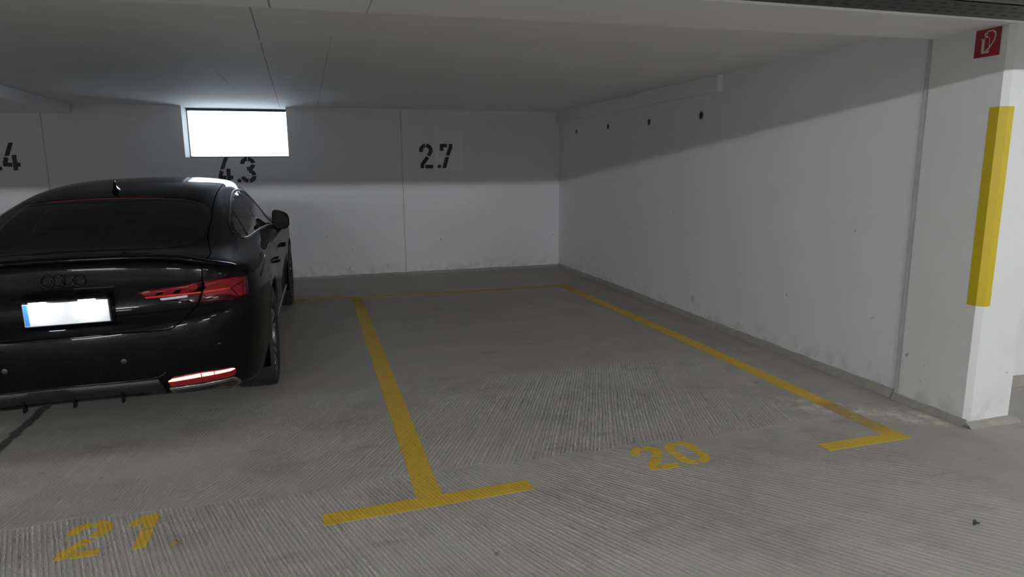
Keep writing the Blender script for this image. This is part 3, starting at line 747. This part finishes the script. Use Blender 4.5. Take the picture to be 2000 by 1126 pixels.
    # --- projection onto the body skin
    def ray(kind, a, b, sgn=1):
        if kind == 'rear': o, d = Vector((a, -2, b)), Vector((0, 1, 0))
        elif kind == 'side': o, d = Vector((2.5 * sgn, a, b)), Vector((-sgn, 0, 0))
        else: o, d = Vector((a, b, 3)), Vector((0, 0, -1))
        loc, n, i, _ = bvh.ray_cast(o, d)
        if loc is None: loc, n, i, _ = bvh.find_nearest(o + d * (1.9 if kind != 'top' else 1.8))
        if n.dot(d) > 0: n = -n
        return loc, n
    def area2(P): return .5 * sum(P[i - 1][0] * P[i][1] - P[i][0] * P[i - 1][1] for i in range(len(P)))
    def patch(name, poly, kind, mat, parent=root, sgn=1, off=.0015, step=.018, skirt=.008, mirror=False):
        P = [np.asarray(p, float) for p in poly]
        if mirror: P = [np.array((-p[0], p[1])) for p in P]
        B = []
        for i in range(len(P)):
            a, b = P[i], P[(i + 1) % len(P)]; k = max(1, int(np.linalg.norm(b - a) / step))
            for s in range(k): B.append(a + (b - a) * s / k)
        if area2(B) < 0: B = B[::-1]
        B = np.array(B); lo, hi = B.min(0), B.max(0); I = []
        xs = np.arange(lo[0] + step * .5, hi[0], step); ys = np.arange(lo[1] + step * .5, hi[1], step)
        if len(xs) and len(ys):
            g = np.array([(x, y) for x in xs for y in ys]); g = g[inpoly(g, B)]
            dmin = np.array([np.min(np.linalg.norm(B - q, axis=1)) for q in g]) if len(g) else np.array([])
            I = [q for q, d in zip(g, dmin) if d > step * .45]
        pts = [Vector((float(q[0]), float(q[1]))) for q in list(B) + list(I)]; nb = len(B)
        r = delaunay_2d_cdt(pts, [(i, (i + 1) % nb) for i in range(nb)], [], 1, 1e-6)
        v2, faces = r[0], r[2]; V3 = []; N3 = []
        for q in v2:
            l, n = ray(kind, q.x, q.y, sgn); V3.append(l + n * off); N3.append(n)
        bm = bmesh.new(); vs = [bm.verts.new(v) for v in V3]; bm.verts.ensure_lookup_table()
        for f in faces:
            try: bm.faces.new([vs[i] for i in f])
            except ValueError: pass
        be = [e for e in bm.edges if len(e.link_faces) == 1]
        low = {}
        for e in be:
            for v in e.verts:
                if v not in low: low[v] = None
        for v in list(low):
            i = vs.index(v); low[v] = bm.verts.new(V3[i] - N3[i] * skirt)
        for e in be:
            a, b = e.verts; bm.faces.new((a, b, low[b], low[a]))
        bmesh.ops.recalc_face_normals(bm, faces=bm.faces[:])
        for v in bm.verts: v.co = lean(v.co)
        me = bpy.data.meshes.new(name); bm.to_mesh(me); bm.free()
        # smooth the face, keep the rim crisp
        sm = [abs(len(p.vertices)) == 3 for p in me.polygons]; me.polygons.foreach_set('use_smooth', sm)
        return link(name, me, mat, parent)
    def along(pts, kind, sgn=1, step=.015, closed=False, sm=True):
        P = smooth_poly(pts, 8, closed) if sm else np.asarray(pts, float); out = []
        if closed: P = np.vstack([P, P[:1]])
        for a, b in zip(P, P[1:]):
            k = max(1, int(np.linalg.norm(b - a) / step))
            for s in range(k): out.append(ray(kind, *(a + (b - a) * s / k), sgn))
        if not closed: out.append(ray(kind, *P[-1], sgn))
        return out
    def ribbon(name, pts, kind, w, mat, parent=root, sgn=1, off=.0008, h=None, closed=False, sm=True):
        """narrow strip on the skin; h gives it a rounded height"""
        S = along(pts, kind, sgn, closed=closed, sm=sm); bm = bmesh.new(); rows = []; n = len(S)
        for i, (p, nr_) in enumerate(S):
            a = S[(i - 1) % n if closed else max(i - 1, 0)][0]; b = S[(i + 1) % n if closed else min(i + 1, n - 1)][0]
            t = (b - a).normalized(); s = t.cross(nr_).normalized()
            if h is None: prof = [(-.5, 0), (.5, 0)]; hh = 0
            else: prof = [(-.5, -.6), (-.42, .55), (-.15, 1), (.15, 1), (.42, .55), (.5, -.6)]; hh = h
            rows.append([bm.verts.new(lean(p + s * (u * w) + nr_ * (off + v * hh))) for u, v in prof])
        pr = list(zip(rows, rows[1:])) + ([(rows[-1], rows[0])] if closed else [])
        for A, B in pr:
            for k in range(len(A) - 1): bm.faces.new((A[k], A[k + 1], B[k + 1], B[k]))
        return frombm(name, bm, mat, parent, smooth=h is not None)
    # --- glazing
    patch('rear_window', round_poly(REARGLASS, .03), 'top', M['privacy_glass'], off=.001, step=.03, skirt=.004)
    def inset(poly, d):
        P = np.asarray(poly, float); c = P.mean(0); D = P - c; L = np.linalg.norm(D, axis=1, keepdims=True); return c + D * (1 - d / L)
    def border(name, poly, d, kind, mat, sgn=1, off=.0022):
        A = np.asarray(poly); Bp = inset(poly, d); bm = bmesh.new(); rows = []
        for a, b in zip(A, Bp):
            k = 4; row = []
            for s in range(k + 1):
                q = a + (b - a) * s / k; l, n = ray(kind, q[0], q[1], sgn); row.append(bm.verts.new(lean(l + n * off)))
            rows.append(row)
        for R1, R2 in zip(rows, rows[1:] + rows[:1]):
            for k in range(len(R1) - 1): bm.faces.new((R1[k], R1[k + 1], R2[k + 1], R2[k]))
        return frombm(name, bm, mat, root, True)
    def dens(poly, step=.02):
        out = []
        P = round_poly(poly, .03)
        for i in range(len(P)):
            a, b = P[i], P[(i + 1) % len(P)]; k = max(1, int(np.linalg.norm(b - a) / step)); out += [a + (b - a) * s / k for s in range(k)]
        return np.array(out)
    border('rear_window_border', dens(REARGLASS), .062, 'top', M['gloss_black'])
    patch('windscreen', round_poly(WINDSCREEN, .03), 'top', M['clear_car_glass'], off=.001, step=.04, skirt=.004)
    border('windscreen_border', dens(WINDSCREEN), .055, 'top', M['gloss_black'])
    for s in (1, -1):
        B1, B2 = [(1.955, .955), (2.17, 1.2575)], [(1.215, .966), (1.345, 1.152)]
        q = [(.955, 1.020), (1.02, .980), (1.205, .966), (1.335, 1.151), (1.10, 1.098), (.985, 1.058)]
        r_ = [(1.225, .966), (1.94, .9555), (2.155, 1.2570), (1.95, 1.250), (1.66, 1.212), (1.38, 1.160), (1.355, 1.1545)]
        f_ = [(1.97, .955), (2.75, .925), (3.05, .902), (3.04, .960), (2.86, 1.110), (2.66, 1.200), (2.45, 1.243), (2.2, 1.258), (2.185, 1.257)]
        patch('rear_quarter_window', round_poly(q, .012), 'side', M['privacy_glass'], sgn=s, off=.0012, step=.03, skirt=.004)
        patch('rear_door_window', round_poly(r_, .006), 'side', M['privacy_glass'], sgn=s, off=.0012, step=.03, skirt=.004)
        patch('front_door_window', round_poly(f_, .006), 'side', M['privacy_glass'], sgn=s, off=.0012, step=.03, skirt=.004)
        border('side_window_border', dens(DLO), .030, 'side', M['gloss_black'], s, off=.0006)
        ribbon('window_pillar', B1, 'side', .026, M['gloss_black'], sgn=s, off=.0026, sm=False)
        ribbon('window_pillar', B2, 'side', .012, M['gloss_black'], sgn=s, off=.0026, sm=False)
        tr = ribbon('window_trim', np.array(DLO), 'side', .018, M['satin_trim'], sgn=s, off=.002, h=.004, closed=True)
    # --- boot lid lip, shut lines
    L = []
    for x in np.linspace(-.80, .80, 81):
        ax = abs(x); k = max(0, (ax - .60) / .20)
        l, n = ray('top', x, .135 + .02 * (ax / .6) ** 2 + .10 * k * k)
        e = 1 - .75 * k
        L.append((l, e))
    bm = bmesh.new(); rows = []
    for (l, e) in L:
        prof = [(.085, .001), (.045, .010 * e + .002), (.010, .018 * e + .002), (-.028, .021 * e + .001), (-.040, .016 * e), (-.043, .008 * e - .004), (-.036, -.006), (-.010, -.020), (.02, -.03)]
        rows.append([bm.verts.new(lean(l + Vector((0, dy * (1 if dy > 0 else .55 + .45 * e), dz)))) for dy, dz in prof])
    for A, B in zip(rows, rows[1:]):
        for k in range(len(A) - 1): bm.faces.new((A[k], A[k + 1], B[k + 1], B[k]))
    frombm('boot_spoiler', bm, M['car'], root, True)
    for s in (1, -1):
        ribbon('shut_line', [(.566 * s, 1.92), (.570 * s, 1.64), (.580 * s, 1.36), (.592 * s, 1.12), (.610 * s, .86), (.617 * s, .66), (.628 * s, .55), (.652 * s, .43), (.668 * s, .33), (.664 * s, .24), (.652 * s, .165)], 'top', .006, M['gap'])
        ribbon('shut_line', [(.648 * s, .93), (.645 * s, .86), (.630 * s, .78), (.612 * s, .725), (.56 * s, .675), (.505 * s, .632), (.47 * s, .618), (.40 * s, .619)], 'rear', .006, M['gap'])
        ribbon('shut_line', [(.845 * s, .725), (.846 * s, .64), (.845 * s, .55)], 'rear', .003, M['gap'])
    ribbon('shut_line', [(-.40, .619), (-.2, .626), (0, .628), (.2, .626), (.40, .619)], 'rear', .006, M['gap'])
    ribbon('shut_line', [(-.52, 1.10), (-.3, 1.105), (0, 1.105), (.3, 1.105), (.52, 1.10)], 'top', .005, M['gap'])
    for s in (1, -1):
        for P in ([(1.205, .945), (1.275, .84), (1.315, .72), (1.28, .62), (1.345, .50), (1.37, .36), (1.38, .25)],
                  [(1.955, .935), (2.035, .72), (2.045, .50), (2.03, .25)], [(3.12, .90), (3.14, .72), (3.12, .50), (3.08, .25)]):
            ribbon('shut_line', P, 'side', .005, M['gap'], sgn=s)
        # fuel flap on the flank (right side only in this car)
        if s == 1: ribbon('fuel_flap', [(.80, .87), (.95, .88), (.965, .81), (.95, .745), (.83, .735), (.79, .80)], 'side', .0035, M['gap'], sgn=s, closed=True)
        ribbon('flank_crease', [(.50, .80), (.9, .855), (1.4, .850), (2.2, .845), (3.0, .835), (3.5, .84)], 'side', .02, M['car'], sgn=s, off=.0, h=.003)
        # sill blade
        ribbon('sill_trim', [(1.45, .265), (2.2, .262), (3.0, .262), (3.38, .265)], 'side', .05, M['gloss_black'], sgn=s, off=.0, h=.010)
    # --- rear lamps
    LAMP = [(.336, .809), (.394, .826), (.548, .835), (.637, .848), (.726, .853), (.805, .848), (.842, .838), (.846, .790), (.845, .728), (.765, .722), (.646, .727), (.57, .738), (.506, .754), (.413, .778)]
    RED1 = [(.356, .812), (.400, .817), (.489, .826), (.615, .836), (.632, .792), (.484, .789), (.374, .789)]
    RED2 = [(.655, .838), (.726, .842), (.800, .840), (.836, .830), (.838, .735), (.801, .735), (.765, .752), (.719, .757), (.650, .757), (.640, .775)]
    BAR = [(.374, .788), (.485, .790), (.614, .791), (.640, .790), (.745, .792), (.768, .790), (.766, .783), (.745, .783), (.640, .781), (.614, .782), (.485, .780), (.380, .780)]
    REV = [(.441, .775), (.569, .780), (.570, .767), (.447, .763)]
    SQ = [[(.420, .793), (.437, .806), (.466, .809), (.449, .794)], [(.500, .794), (.519, .811), (.549, .814), (.531, .795)], [(.598, .793), (.626, .816), (.660, .815), (.641, .793)]]
    for s in (1, -1):
        mir = s < 0
        lamp = patch('tail_light', round_poly(LAMP, .01), 'rear', M['lamp_dark'], off=.003, step=.012, mirror=mir)
        patch('red_lens', round_poly(RED1, .004), 'rear', M['lamp_red'], lamp, off=.0042, step=.012, skirt=.002, mirror=mir)
        patch('red_lens', round_poly(RED2, .004), 'rear', M['lamp_red'], lamp, off=.0042, step=.012, skirt=.002, mirror=mir)
        patch('light_guide', BAR, 'rear', M['lamp_bar'], lamp, off=.0052, step=.01, skirt=.002, mirror=mir)
        patch('reversing_lens', round_poly(REV, .005), 'rear', M['lamp_clear'], lamp, off=.0052, step=.01, skirt=.002, mirror=mir)
        for q in SQ: patch('dark_segment', q, 'rear', M['gap'], lamp, off=.0054, step=.01, skirt=.001, mirror=mir)
        m_ = lambda P: [(x * s, z) for x, z in P]
        ribbon('lens_edge', m_([(.768, .787), (.826, .812)]), 'rear', .004, M['gap'], lamp, off=.0055, sm=False)
        ribbon('lens_edge', m_([(.768, .787), (.800, .737)]), 'rear', .004, M['gap'], lamp, off=.0055, sm=False)
        ribbon('lens_edge', m_([(.822, .808), (.821, .735)]), 'rear', .0035, M['gap'], lamp, off=.0055, sm=False)
        ribbon('lamp_gap', m_([(.646, .850), (.640, .80), (.628, .765), (.615, .728)]), 'rear', .009, M['gap'], lamp, off=.0062)
        # rear fog light strip, lit
        FOG_L = [(.439, .343), (.47, .362), (.60, .368), (.747, .357), (.756, .330), (.745, .301), (.60, .303), (.446, .303)]
        STRIP = [(.441, .340), (.462, .353), (.594, .360), (.744, .350), (.748, .342), (.73, .338), (.586, .341), (.455, .338)]
        fog = patch('fog_light', round_poly(FOG_L, .008), 'rear', M['fog_lens'], off=.003, step=.015, mirror=mir)
        for a, b in ((.441, .592), (.597, .652), (.657, .750)):
            xs = np.linspace(a, b, 9)
            top = np.interp(xs, [.441, .462, .594, .744, .75], [.342, .353, .360, .350, .345]); bot = np.interp(xs, [.441, .455, .586, .73, .75], [.339, .338, .341, .338, .343])
            patch('light_strip', [(x, z) for x, z in zip(xs, bot)] + [(x, z) for x, z in zip(xs[::-1], top[::-1])], 'rear', M['fog_lit'], fog, off=.0065, step=.01, skirt=.004, mirror=mir)
        EXH = [(.434, .300), (.600, .298), (.745, .297), (.772, .262), (.752, .222), (.60, .232), (.49, .236), (.452, .258)]
        ex = patch('exhaust_trim', round_poly(EXH, .012), 'rear', M['chrome'], off=.006, step=.015, mirror=mir)
        EXI = [(.455, .288), (.600, .287), (.735, .285), (.752, .262), (.737, .238), (.60, .247), (.50, .250), (.470, .264)]
        patch('exhaust_mesh', round_poly(EXI, .01), 'rear', M['satin_black'], ex, off=.0068, step=.015, skirt=.001, mirror=mir)
    # dark diffuser between the exhausts with its upper bead
    DIF = [(-.43, .250), (-.40, .360), (-.2, .366), (0, .367), (.2, .366), (.40, .360), (.43, .250), (.3, .258), (0, .262), (-.3, .258)]
    d = patch('rear_diffuser', round_poly(DIF, .01), 'rear', M['dark_plastic'], off=.003, step=.03)
    ribbon('diffuser_bead', [(-.44, .395), (-.36, .368), (0, .372), (.36, .368), (.44, .395)], 'rear', .012, M['gloss_black'], d, off=.002, h=.004)
    for x in (-.22, 0, .22):
        bm = bmesh.new(); l, n = ray('rear', x, .29); box_bm(bm, (x - .006, l.y - .016, .25), (x + .006, l.y + .02, .315), .003)
        for v in bm.verts: v.co = lean(v.co)
        frombm('diffuser_fin', bm, M['gloss_black'], d)
    # parking sensors
    for x, z in ((-.70, .50), (-.255, .485), (.26, .480), (.70, .50)):
        l, n = ray('rear', x, z); bm = bmesh.new(); q = n.to_track_quat('Z', 'Y')
        r1 = lathe_bm(bm, [(.0005, .0135), (.0022, .0115), (.0026, .0005)], 'z', 20)
        for v in bm.verts: v.co = lean(l + q @ v.co)
        frombm('parking_sensor', bm, M['sensor'] if abs(x) < .5 else M['gloss_black'], root, True)
    # --- badge of four linked rings
    for k in range(4):
        x = .028 + (k - 1.5) * .0455; bm = bmesh.new(); R, rr, n, m = .0285, .0043, 36, 8; rings = []
        l0, n0 = ray('rear', x, .898)
        for i in range(n):
            a = 2 * math.pi * i / n; ring = []
            l, nn = ray('rear', x + R * math.cos(a), .898 + R * math.sin(a))
            rad = Vector((math.cos(a), 0, math.sin(a)))
            for j in range(m):
                b = 2 * math.pi * j / m; ring.append(bm.verts.new(lean(l + nn * .004 + rad * rr * math.cos(b) + nn * rr * math.sin(b))))
            rings.append(ring)
        for A, B in zip(rings, rings[1:] + rings[:1]):
            for j in range(m): bm.faces.new((A[j], A[(j + 1) % m], B[(j + 1) % m], B[j]))
        frombm('badge_ring', bm, M['gloss_black'], root, True)
    # --- number plate, its holder and lamps
    px, pw, pz0, pz1, py = .038, .368, .690, .800, .030
    def lbox(name, lo, hi, mat, parent, bevel=0):
        bm = bmesh.new(); box_bm(bm, lo, hi, bevel)
        for v in bm.verts: v.co = lean(v.co)
        return frombm(name, bm, mat, parent)
    pl = lbox('number_plate', (px - pw / 2, py, pz0), (px + pw / 2, py + .004, pz1), M['plate_white'], root, .0015); pl['label'] = 'blank white number plate'
    lbox('plate_band', (px - pw / 2 + .003, py - .001, pz0 + .004), (px - pw / 2 + .022, py + .002, pz1 - .004), M['plate_blue'], pl)
    lbox('plate_holder', (px - pw / 2 - .006, py + .0045, pz0 - .006), (px + pw / 2 + .006, .10, pz1 + .004), M['satin_black'], pl, .003)
    gr = lbox('lid_handle', (-.16, -.012, .812), (.235, .10, .830), M['car'], root, .006); 
    for x in (-.07, .14): lbox('plate_lamp', (x - .035, -.006, .8085), (x + .035, .008, .8125), M['plate_lamp'], gr)
    # --- third brake light, aerial
    ribbon('high_brake_light', [(-.33, 1.074), (-.15, 1.082), (0, 1.084), (.15, 1.082), (.33, 1.074)], 'top', .010, M['brake_red'], off=.003, h=.003)
    l, n = ray('top', 0, 1.27); bm = bmesh.new(); rows = []
    for i in range(15):
        u = i / 14; zt = [.006, .05, .080, .083, .072, .055, .044, .036, .030, .024, .019, .014, .010, .006, .002][i]; w = .004 + .026 * math.sin(math.pi * min(1, u * 1.05 + .08)) ** .8
        y = -.055 + .15 * u; row = []
        for a in range(9):
            q = math.pi * a / 8; sh = math.cos(q); row.append(bm.verts.new(lean(l + Vector((w * sh * (1 if a in (0, 8) else .38), y + .02 * (math.sin(q) if i < 4 else 0), zt * math.sin(q) - .004 + .24 * 0)) + Vector((0, 0, (y) * .20)))))
        rows.append(row)
    for A, B in zip(rows, rows[1:]):
        for k in range(8): bm.faces.new((A[k], A[k + 1], B[k + 1], B[k]))
    bm.faces.new(rows[0])
    frombm('roof_aerial', bm, M['gloss_black'], root, True)
    # --- mirrors and handles
    for s in (1, -1):
        bm = bmesh.new(); rows = []
        cx, cy, czz = .900 * s, 3.00, .948
        for i, (dy, sc) in enumerate(((-.055, .90), (-.05, .98), (-.02, 1.0), (.03, .97), (.075, .82), (.105, .55), (.118, .2))):
            row = []
            for a in range(28):
                q = 2 * math.pi * a / 28; c, d_ = math.cos(q), math.sin(q)
                ex = abs(c) ** .62 * (1 if c > 0 else -1); ez = abs(d_) ** .62 * (1 if d_ > 0 else -1)
                X = ex * .076 * sc; Z = ez * (.088 - .018 * ex) * sc
                row.append(bm.verts.new(lean((cx + s * (X + .01 * (ez > 0) * 0), cy + dy + .012 * ex, czz + Z - .012 * ex))))
            rows.append(row)
        for A, B in zip(rows, rows[1:]):
            for k in range(28): bm.faces.new((A[k], A[(k + 1) % 28], B[(k + 1) % 28], B[k]))
        bm.faces.new(rows[-1])
        mi = frombm('door_mirror', bm, M['gloss_black'], root, True)
        bm = bmesh.new(); ring = []
        for a in range(28):
            q = 2 * math.pi * a / 28; c, d_ = math.cos(q), math.sin(q)
            ex = abs(c) ** .62 * (1 if c > 0 else -1); ez = abs(d_) ** .62 * (1 if d_ > 0 else -1)
            ring.append(bm.verts.new(lean((cx + s * ex * .066, cy - .052 + .012 * ex, czz + ez * (.078 - .016 * ex) - .012 * ex))))
        bm.faces.new(ring); frombm('mirror_glass', bm, M['mirror_glass'], mi)
        bm = bmesh.new(); tube_bm(bm, [lean((.79 * s, 2.95, .872)), lean((.84 * s, 2.97, .862)), lean((.88 * s, 2.99, .88)), lean((.90 * s, 3.0, .90))], [.045, .042, .034, .02], 12); frombm('mirror_foot', bm, M['gloss_black'], mi, True)
        for y0, zz in ((1.55, .755), (2.62, .752)):
            S = [ray('side', y0 + d_, zz + .012 * d_ * 0, s) for d_ in np.linspace(-.11, .11, 13)]; bm = bmesh.new(); rows = []
            for i, (l, n) in enumerate(S):
                u = i / 12; lift = .004 + .034 * math.sin(math.pi * u) ** .5; w = .010 + .006 * math.sin(math.pi * u)
                c = l + n * lift; rows.append([bm.verts.new(lean(c + n * (.008 * math.cos(q)) + Vector((0, 0, w * math.sin(q))))) for q in [2 * math.pi * k / 10 for k in range(10)]])
            for A, B in zip(rows, rows[1:]):
                for k in range(10): bm.faces.new((A[k], A[(k + 1) % 10], B[(k + 1) % 10], B[k]))
            bm.faces.new(rows[0][::-1]); bm.faces.new(rows[-1]); ha = frombm('door_handle', bm, M['car'], root, True)
    # --- underside, wheel housings
    box('underbody', (-.70, .30, .205), (.70, 4.45, .235), M['satin_black'], root)
    for ay in (AXR, AXF):
        for s in (1, -1):
            bm = bmesh.new(); lathe_bm(bm, [(.60 * s, .0), (.60 * s, RA + .012), (.895 * s, RA + .012)], 'x', 40, (0, ay, WR))
            bmesh.ops.delete(bm, geom=[v for v in bm.verts if v.co.z < .19], context='VERTS')
            frombm('wheel_housing', bm, M['gap'], root)
    # --- wheels: one built, three copies
    wh = bpy.data.objects.new('wheel', None); COL.objects.link(wh); wh.parent = root; wh.empty_display_size = .1
    bm = bmesh.new()
    lathe_bm(bm, [(-.10, .245), (-.115, .27), (-.122, .30), (-.115, .325), (-.10, WR - .002), (-.05, WR + .001), (-.035, WR - .008), (-.028, WR + .001), (.028, WR + .001), (.035, WR - .008), (.05, WR + .001), (.10, WR - .002), (.115, .325), (.122, .30), (.115, .27), (.10, .245)], 'x', 72, close=True)
    ty = frombm('tyre', bm, M['rubber'], wh, True)
    bm = bmesh.new(); lathe_bm(bm, [(.10, .252), (.112, .250), (.112, .240), (.09, .232), (-.09, .225), (-.10, .250)], 'x', 64); rim = frombm('rim', bm, M['rim'], wh, True)
    bm = bmesh.new()
    for k in range(5):
        for dd in (-.16, .16):
            a = 2 * math.pi * k / 5 + .3; rows = []
            for t_ in np.linspace(0, 1, 8):
                r = .045 + .195 * t_; ang = a + dd * (.35 + .9 * t_); w = .022 - .006 * t_; xx = .100 - .028 * (1 - t_) + .008 * t_
                e1 = Vector((0, math.cos(ang), math.sin(ang))); e2 = Vector((0, -math.sin(ang), math.cos(ang)))
                rows.append([bm.verts.new(e1 * r + e2 * w * u + Vector((xx + q, 0, 0))) for u, q in ((-1, -.03), (-.8, 0), (.8, 0), (1, -.03))])
            for A, B in zip(rows, rows[1:]):
                for j in range(3): bm.faces.new((A[j], A[j + 1], B[j + 1], B[j]))
    frombm('spokes', bm, M['rim_bright'], wh, False)
    bm = bmesh.new(); lathe_bm(bm, [(.07, .0005), (.092, .030), (.088, .055), (.05, .07)], 'x', 32); frombm('hub_cap', bm, M['rim'], wh, True)
    bm = bmesh.new(); lathe_bm(bm, [(.02, .07), (.025, .165), (.0, .165), (.0, .07)], 'x', 48, close=True); frombm('brake_disc', bm, M['disc'], wh)
    first = True
    for ay in (AXR, AXF):
        for s in (1, -1):
            if first: o = wh; first = False
            else:
                o = wh.copy(); COL.objects.link(o)
                for ch in list(wh.children):
                    c = ch.copy(); COL.objects.link(c); c.parent = o
            o.location = (s * (.912 - .122), ay, WR); o.rotation_euler = (0, 0, 0 if s > 0 else math.pi)
    # --- cabin seen through the glass
    def soft(name, lo, hi, bev, parent=root, tilt=0.0, mat='interior'):
        bm = bmesh.new(); box_bm(bm, lo, hi, bev, 4)
        c = Vector(((lo[0] + hi[0]) / 2, (lo[1] + hi[1]) / 2, lo[2]))
        for v in bm.verts:
            q = v.co - c; q = Matrix.Rotation(tilt, 3, 'X') @ q; v.co = lean(q + c)
        return frombm(name, bm, M[mat], parent, True)
    for x in (-.37, .37):
        st_ = soft('front_seat', (x - .25, 2.18, .42), (x + .25, 2.32, 1.00), .05, tilt=.20)
        soft('head_rest', (x - .13, 2.02, 1.03), (x + .13, 2.13, 1.19), .04, st_, .1)
    rb = soft('rear_bench', (-.62, 1.30, .45), (.62, 1.44, .93), .05, tilt=.25)
    for x in (-.40, 0, .40): soft('head_rest', (x - .12, 1.19, .93), (x + .12, 1.27, 1.02), .03, rb, .1)
    soft('parcel_shelf', (-.62, .48, .86), (.62, 1.22, .90), .01)
    soft('dashboard', (-.68, 3.15, .70), (.68, 3.75, .94), .06)
    bm = bmesh.new()
    n, m = 32, 8; rings = []
    for i in range(n):
        a = 2 * math.pi * i / n; c = Vector((-.37 + .18 * math.cos(a), 2.95, .92 + .18 * math.sin(a))); rad = Vector((math.cos(a), 0, math.sin(a)))
        rings.append([bm.verts.new(lean(c + rad * .014 * math.cos(2 * math.pi * j / m) + Vector((0, .014 * math.sin(2 * math.pi * j / m), 0)))) for j in range(m)])
    for A, B in zip(rings, rings[1:] + rings[:1]):
        for j in range(m): bm.faces.new((A[j], A[(j + 1) % m], B[(j + 1) % m], B[j]))
    frombm('steering_wheel', bm, M['interior'], root, True)
    soft('inside_mirror', (-.11, 3.16, 1.17), (.11, 3.19, 1.24), .012)
    return root
# ------------------------------------------------------------------ light, camera, run

build_materials(); setting(); floor_marks(); small_things(); lamps(); car()
# daylight outside the window
w = bpy.data.worlds.new('sky'); SC.world = w; w.use_nodes = True
bg = w.node_tree.nodes['Background']; bg.inputs[0].default_value = (.80, .89, 1.0, 1); bg.inputs[1].default_value = 11.0
pl = bpy.data.lights.new('window_portal', 'AREA'); pl.shape = 'RECTANGLE'; pl.size = 1.19; pl.size_y = .61; pl.cycles.is_portal = True
po = bpy.data.objects.new('window_portal', pl); COL.objects.link(po); po.location = (-.838, YB + .50, 1.888); po.rotation_euler = (math.radians(-90), 0, 0)
# camera from the photograph's vanishing points
cam = bpy.data.cameras.new('camera'); co = bpy.data.objects.new('camera', cam); COL.objects.link(co); SC.camera = co
f, yaw, pit, rol = 1295.46, .290584, .180450, .0081256
cy, sy, cp, sp, cr, sr = math.cos(yaw), math.sin(yaw), math.cos(pit), math.sin(pit), math.cos(rol), math.sin(rol)
fw = Vector((sy * cp, cy * cp, -sp)); rt = Vector((cy, -sy, 0)); dn = fw.cross(rt)
r2 = cr * rt + sr * dn; d2 = -sr * rt + cr * dn
mw = Matrix((r2, -d2, -fw)).transposed().to_4x4(); mw.translation = (0, 0, H); co.matrix_world = mw
cam.sensor_fit = 'HORIZONTAL'; cam.sensor_width = 36.0; cam.lens = f / 2000 * 36; cam.clip_start = .05; cam.clip_end = 100
vs = SC.view_settings; vs.view_transform = 'Standard'; vs.look = 'None'; vs.gamma = 1; vs.exposure = -0.47; vs.use_curve_mapping = False
SC.display_settings.display_device = 'sRGB'
cy_ = SC.cycles; cy_.use_denoising = True; cy_.max_bounces = 10; cy_.diffuse_bounces = 6; cy_.glossy_bounces = 5; cy_.transparent_max_bounces = 12
cy_.sample_clamp_indirect = 6.0; cy_.caustics_reflective = False; cy_.caustics_refractive = False
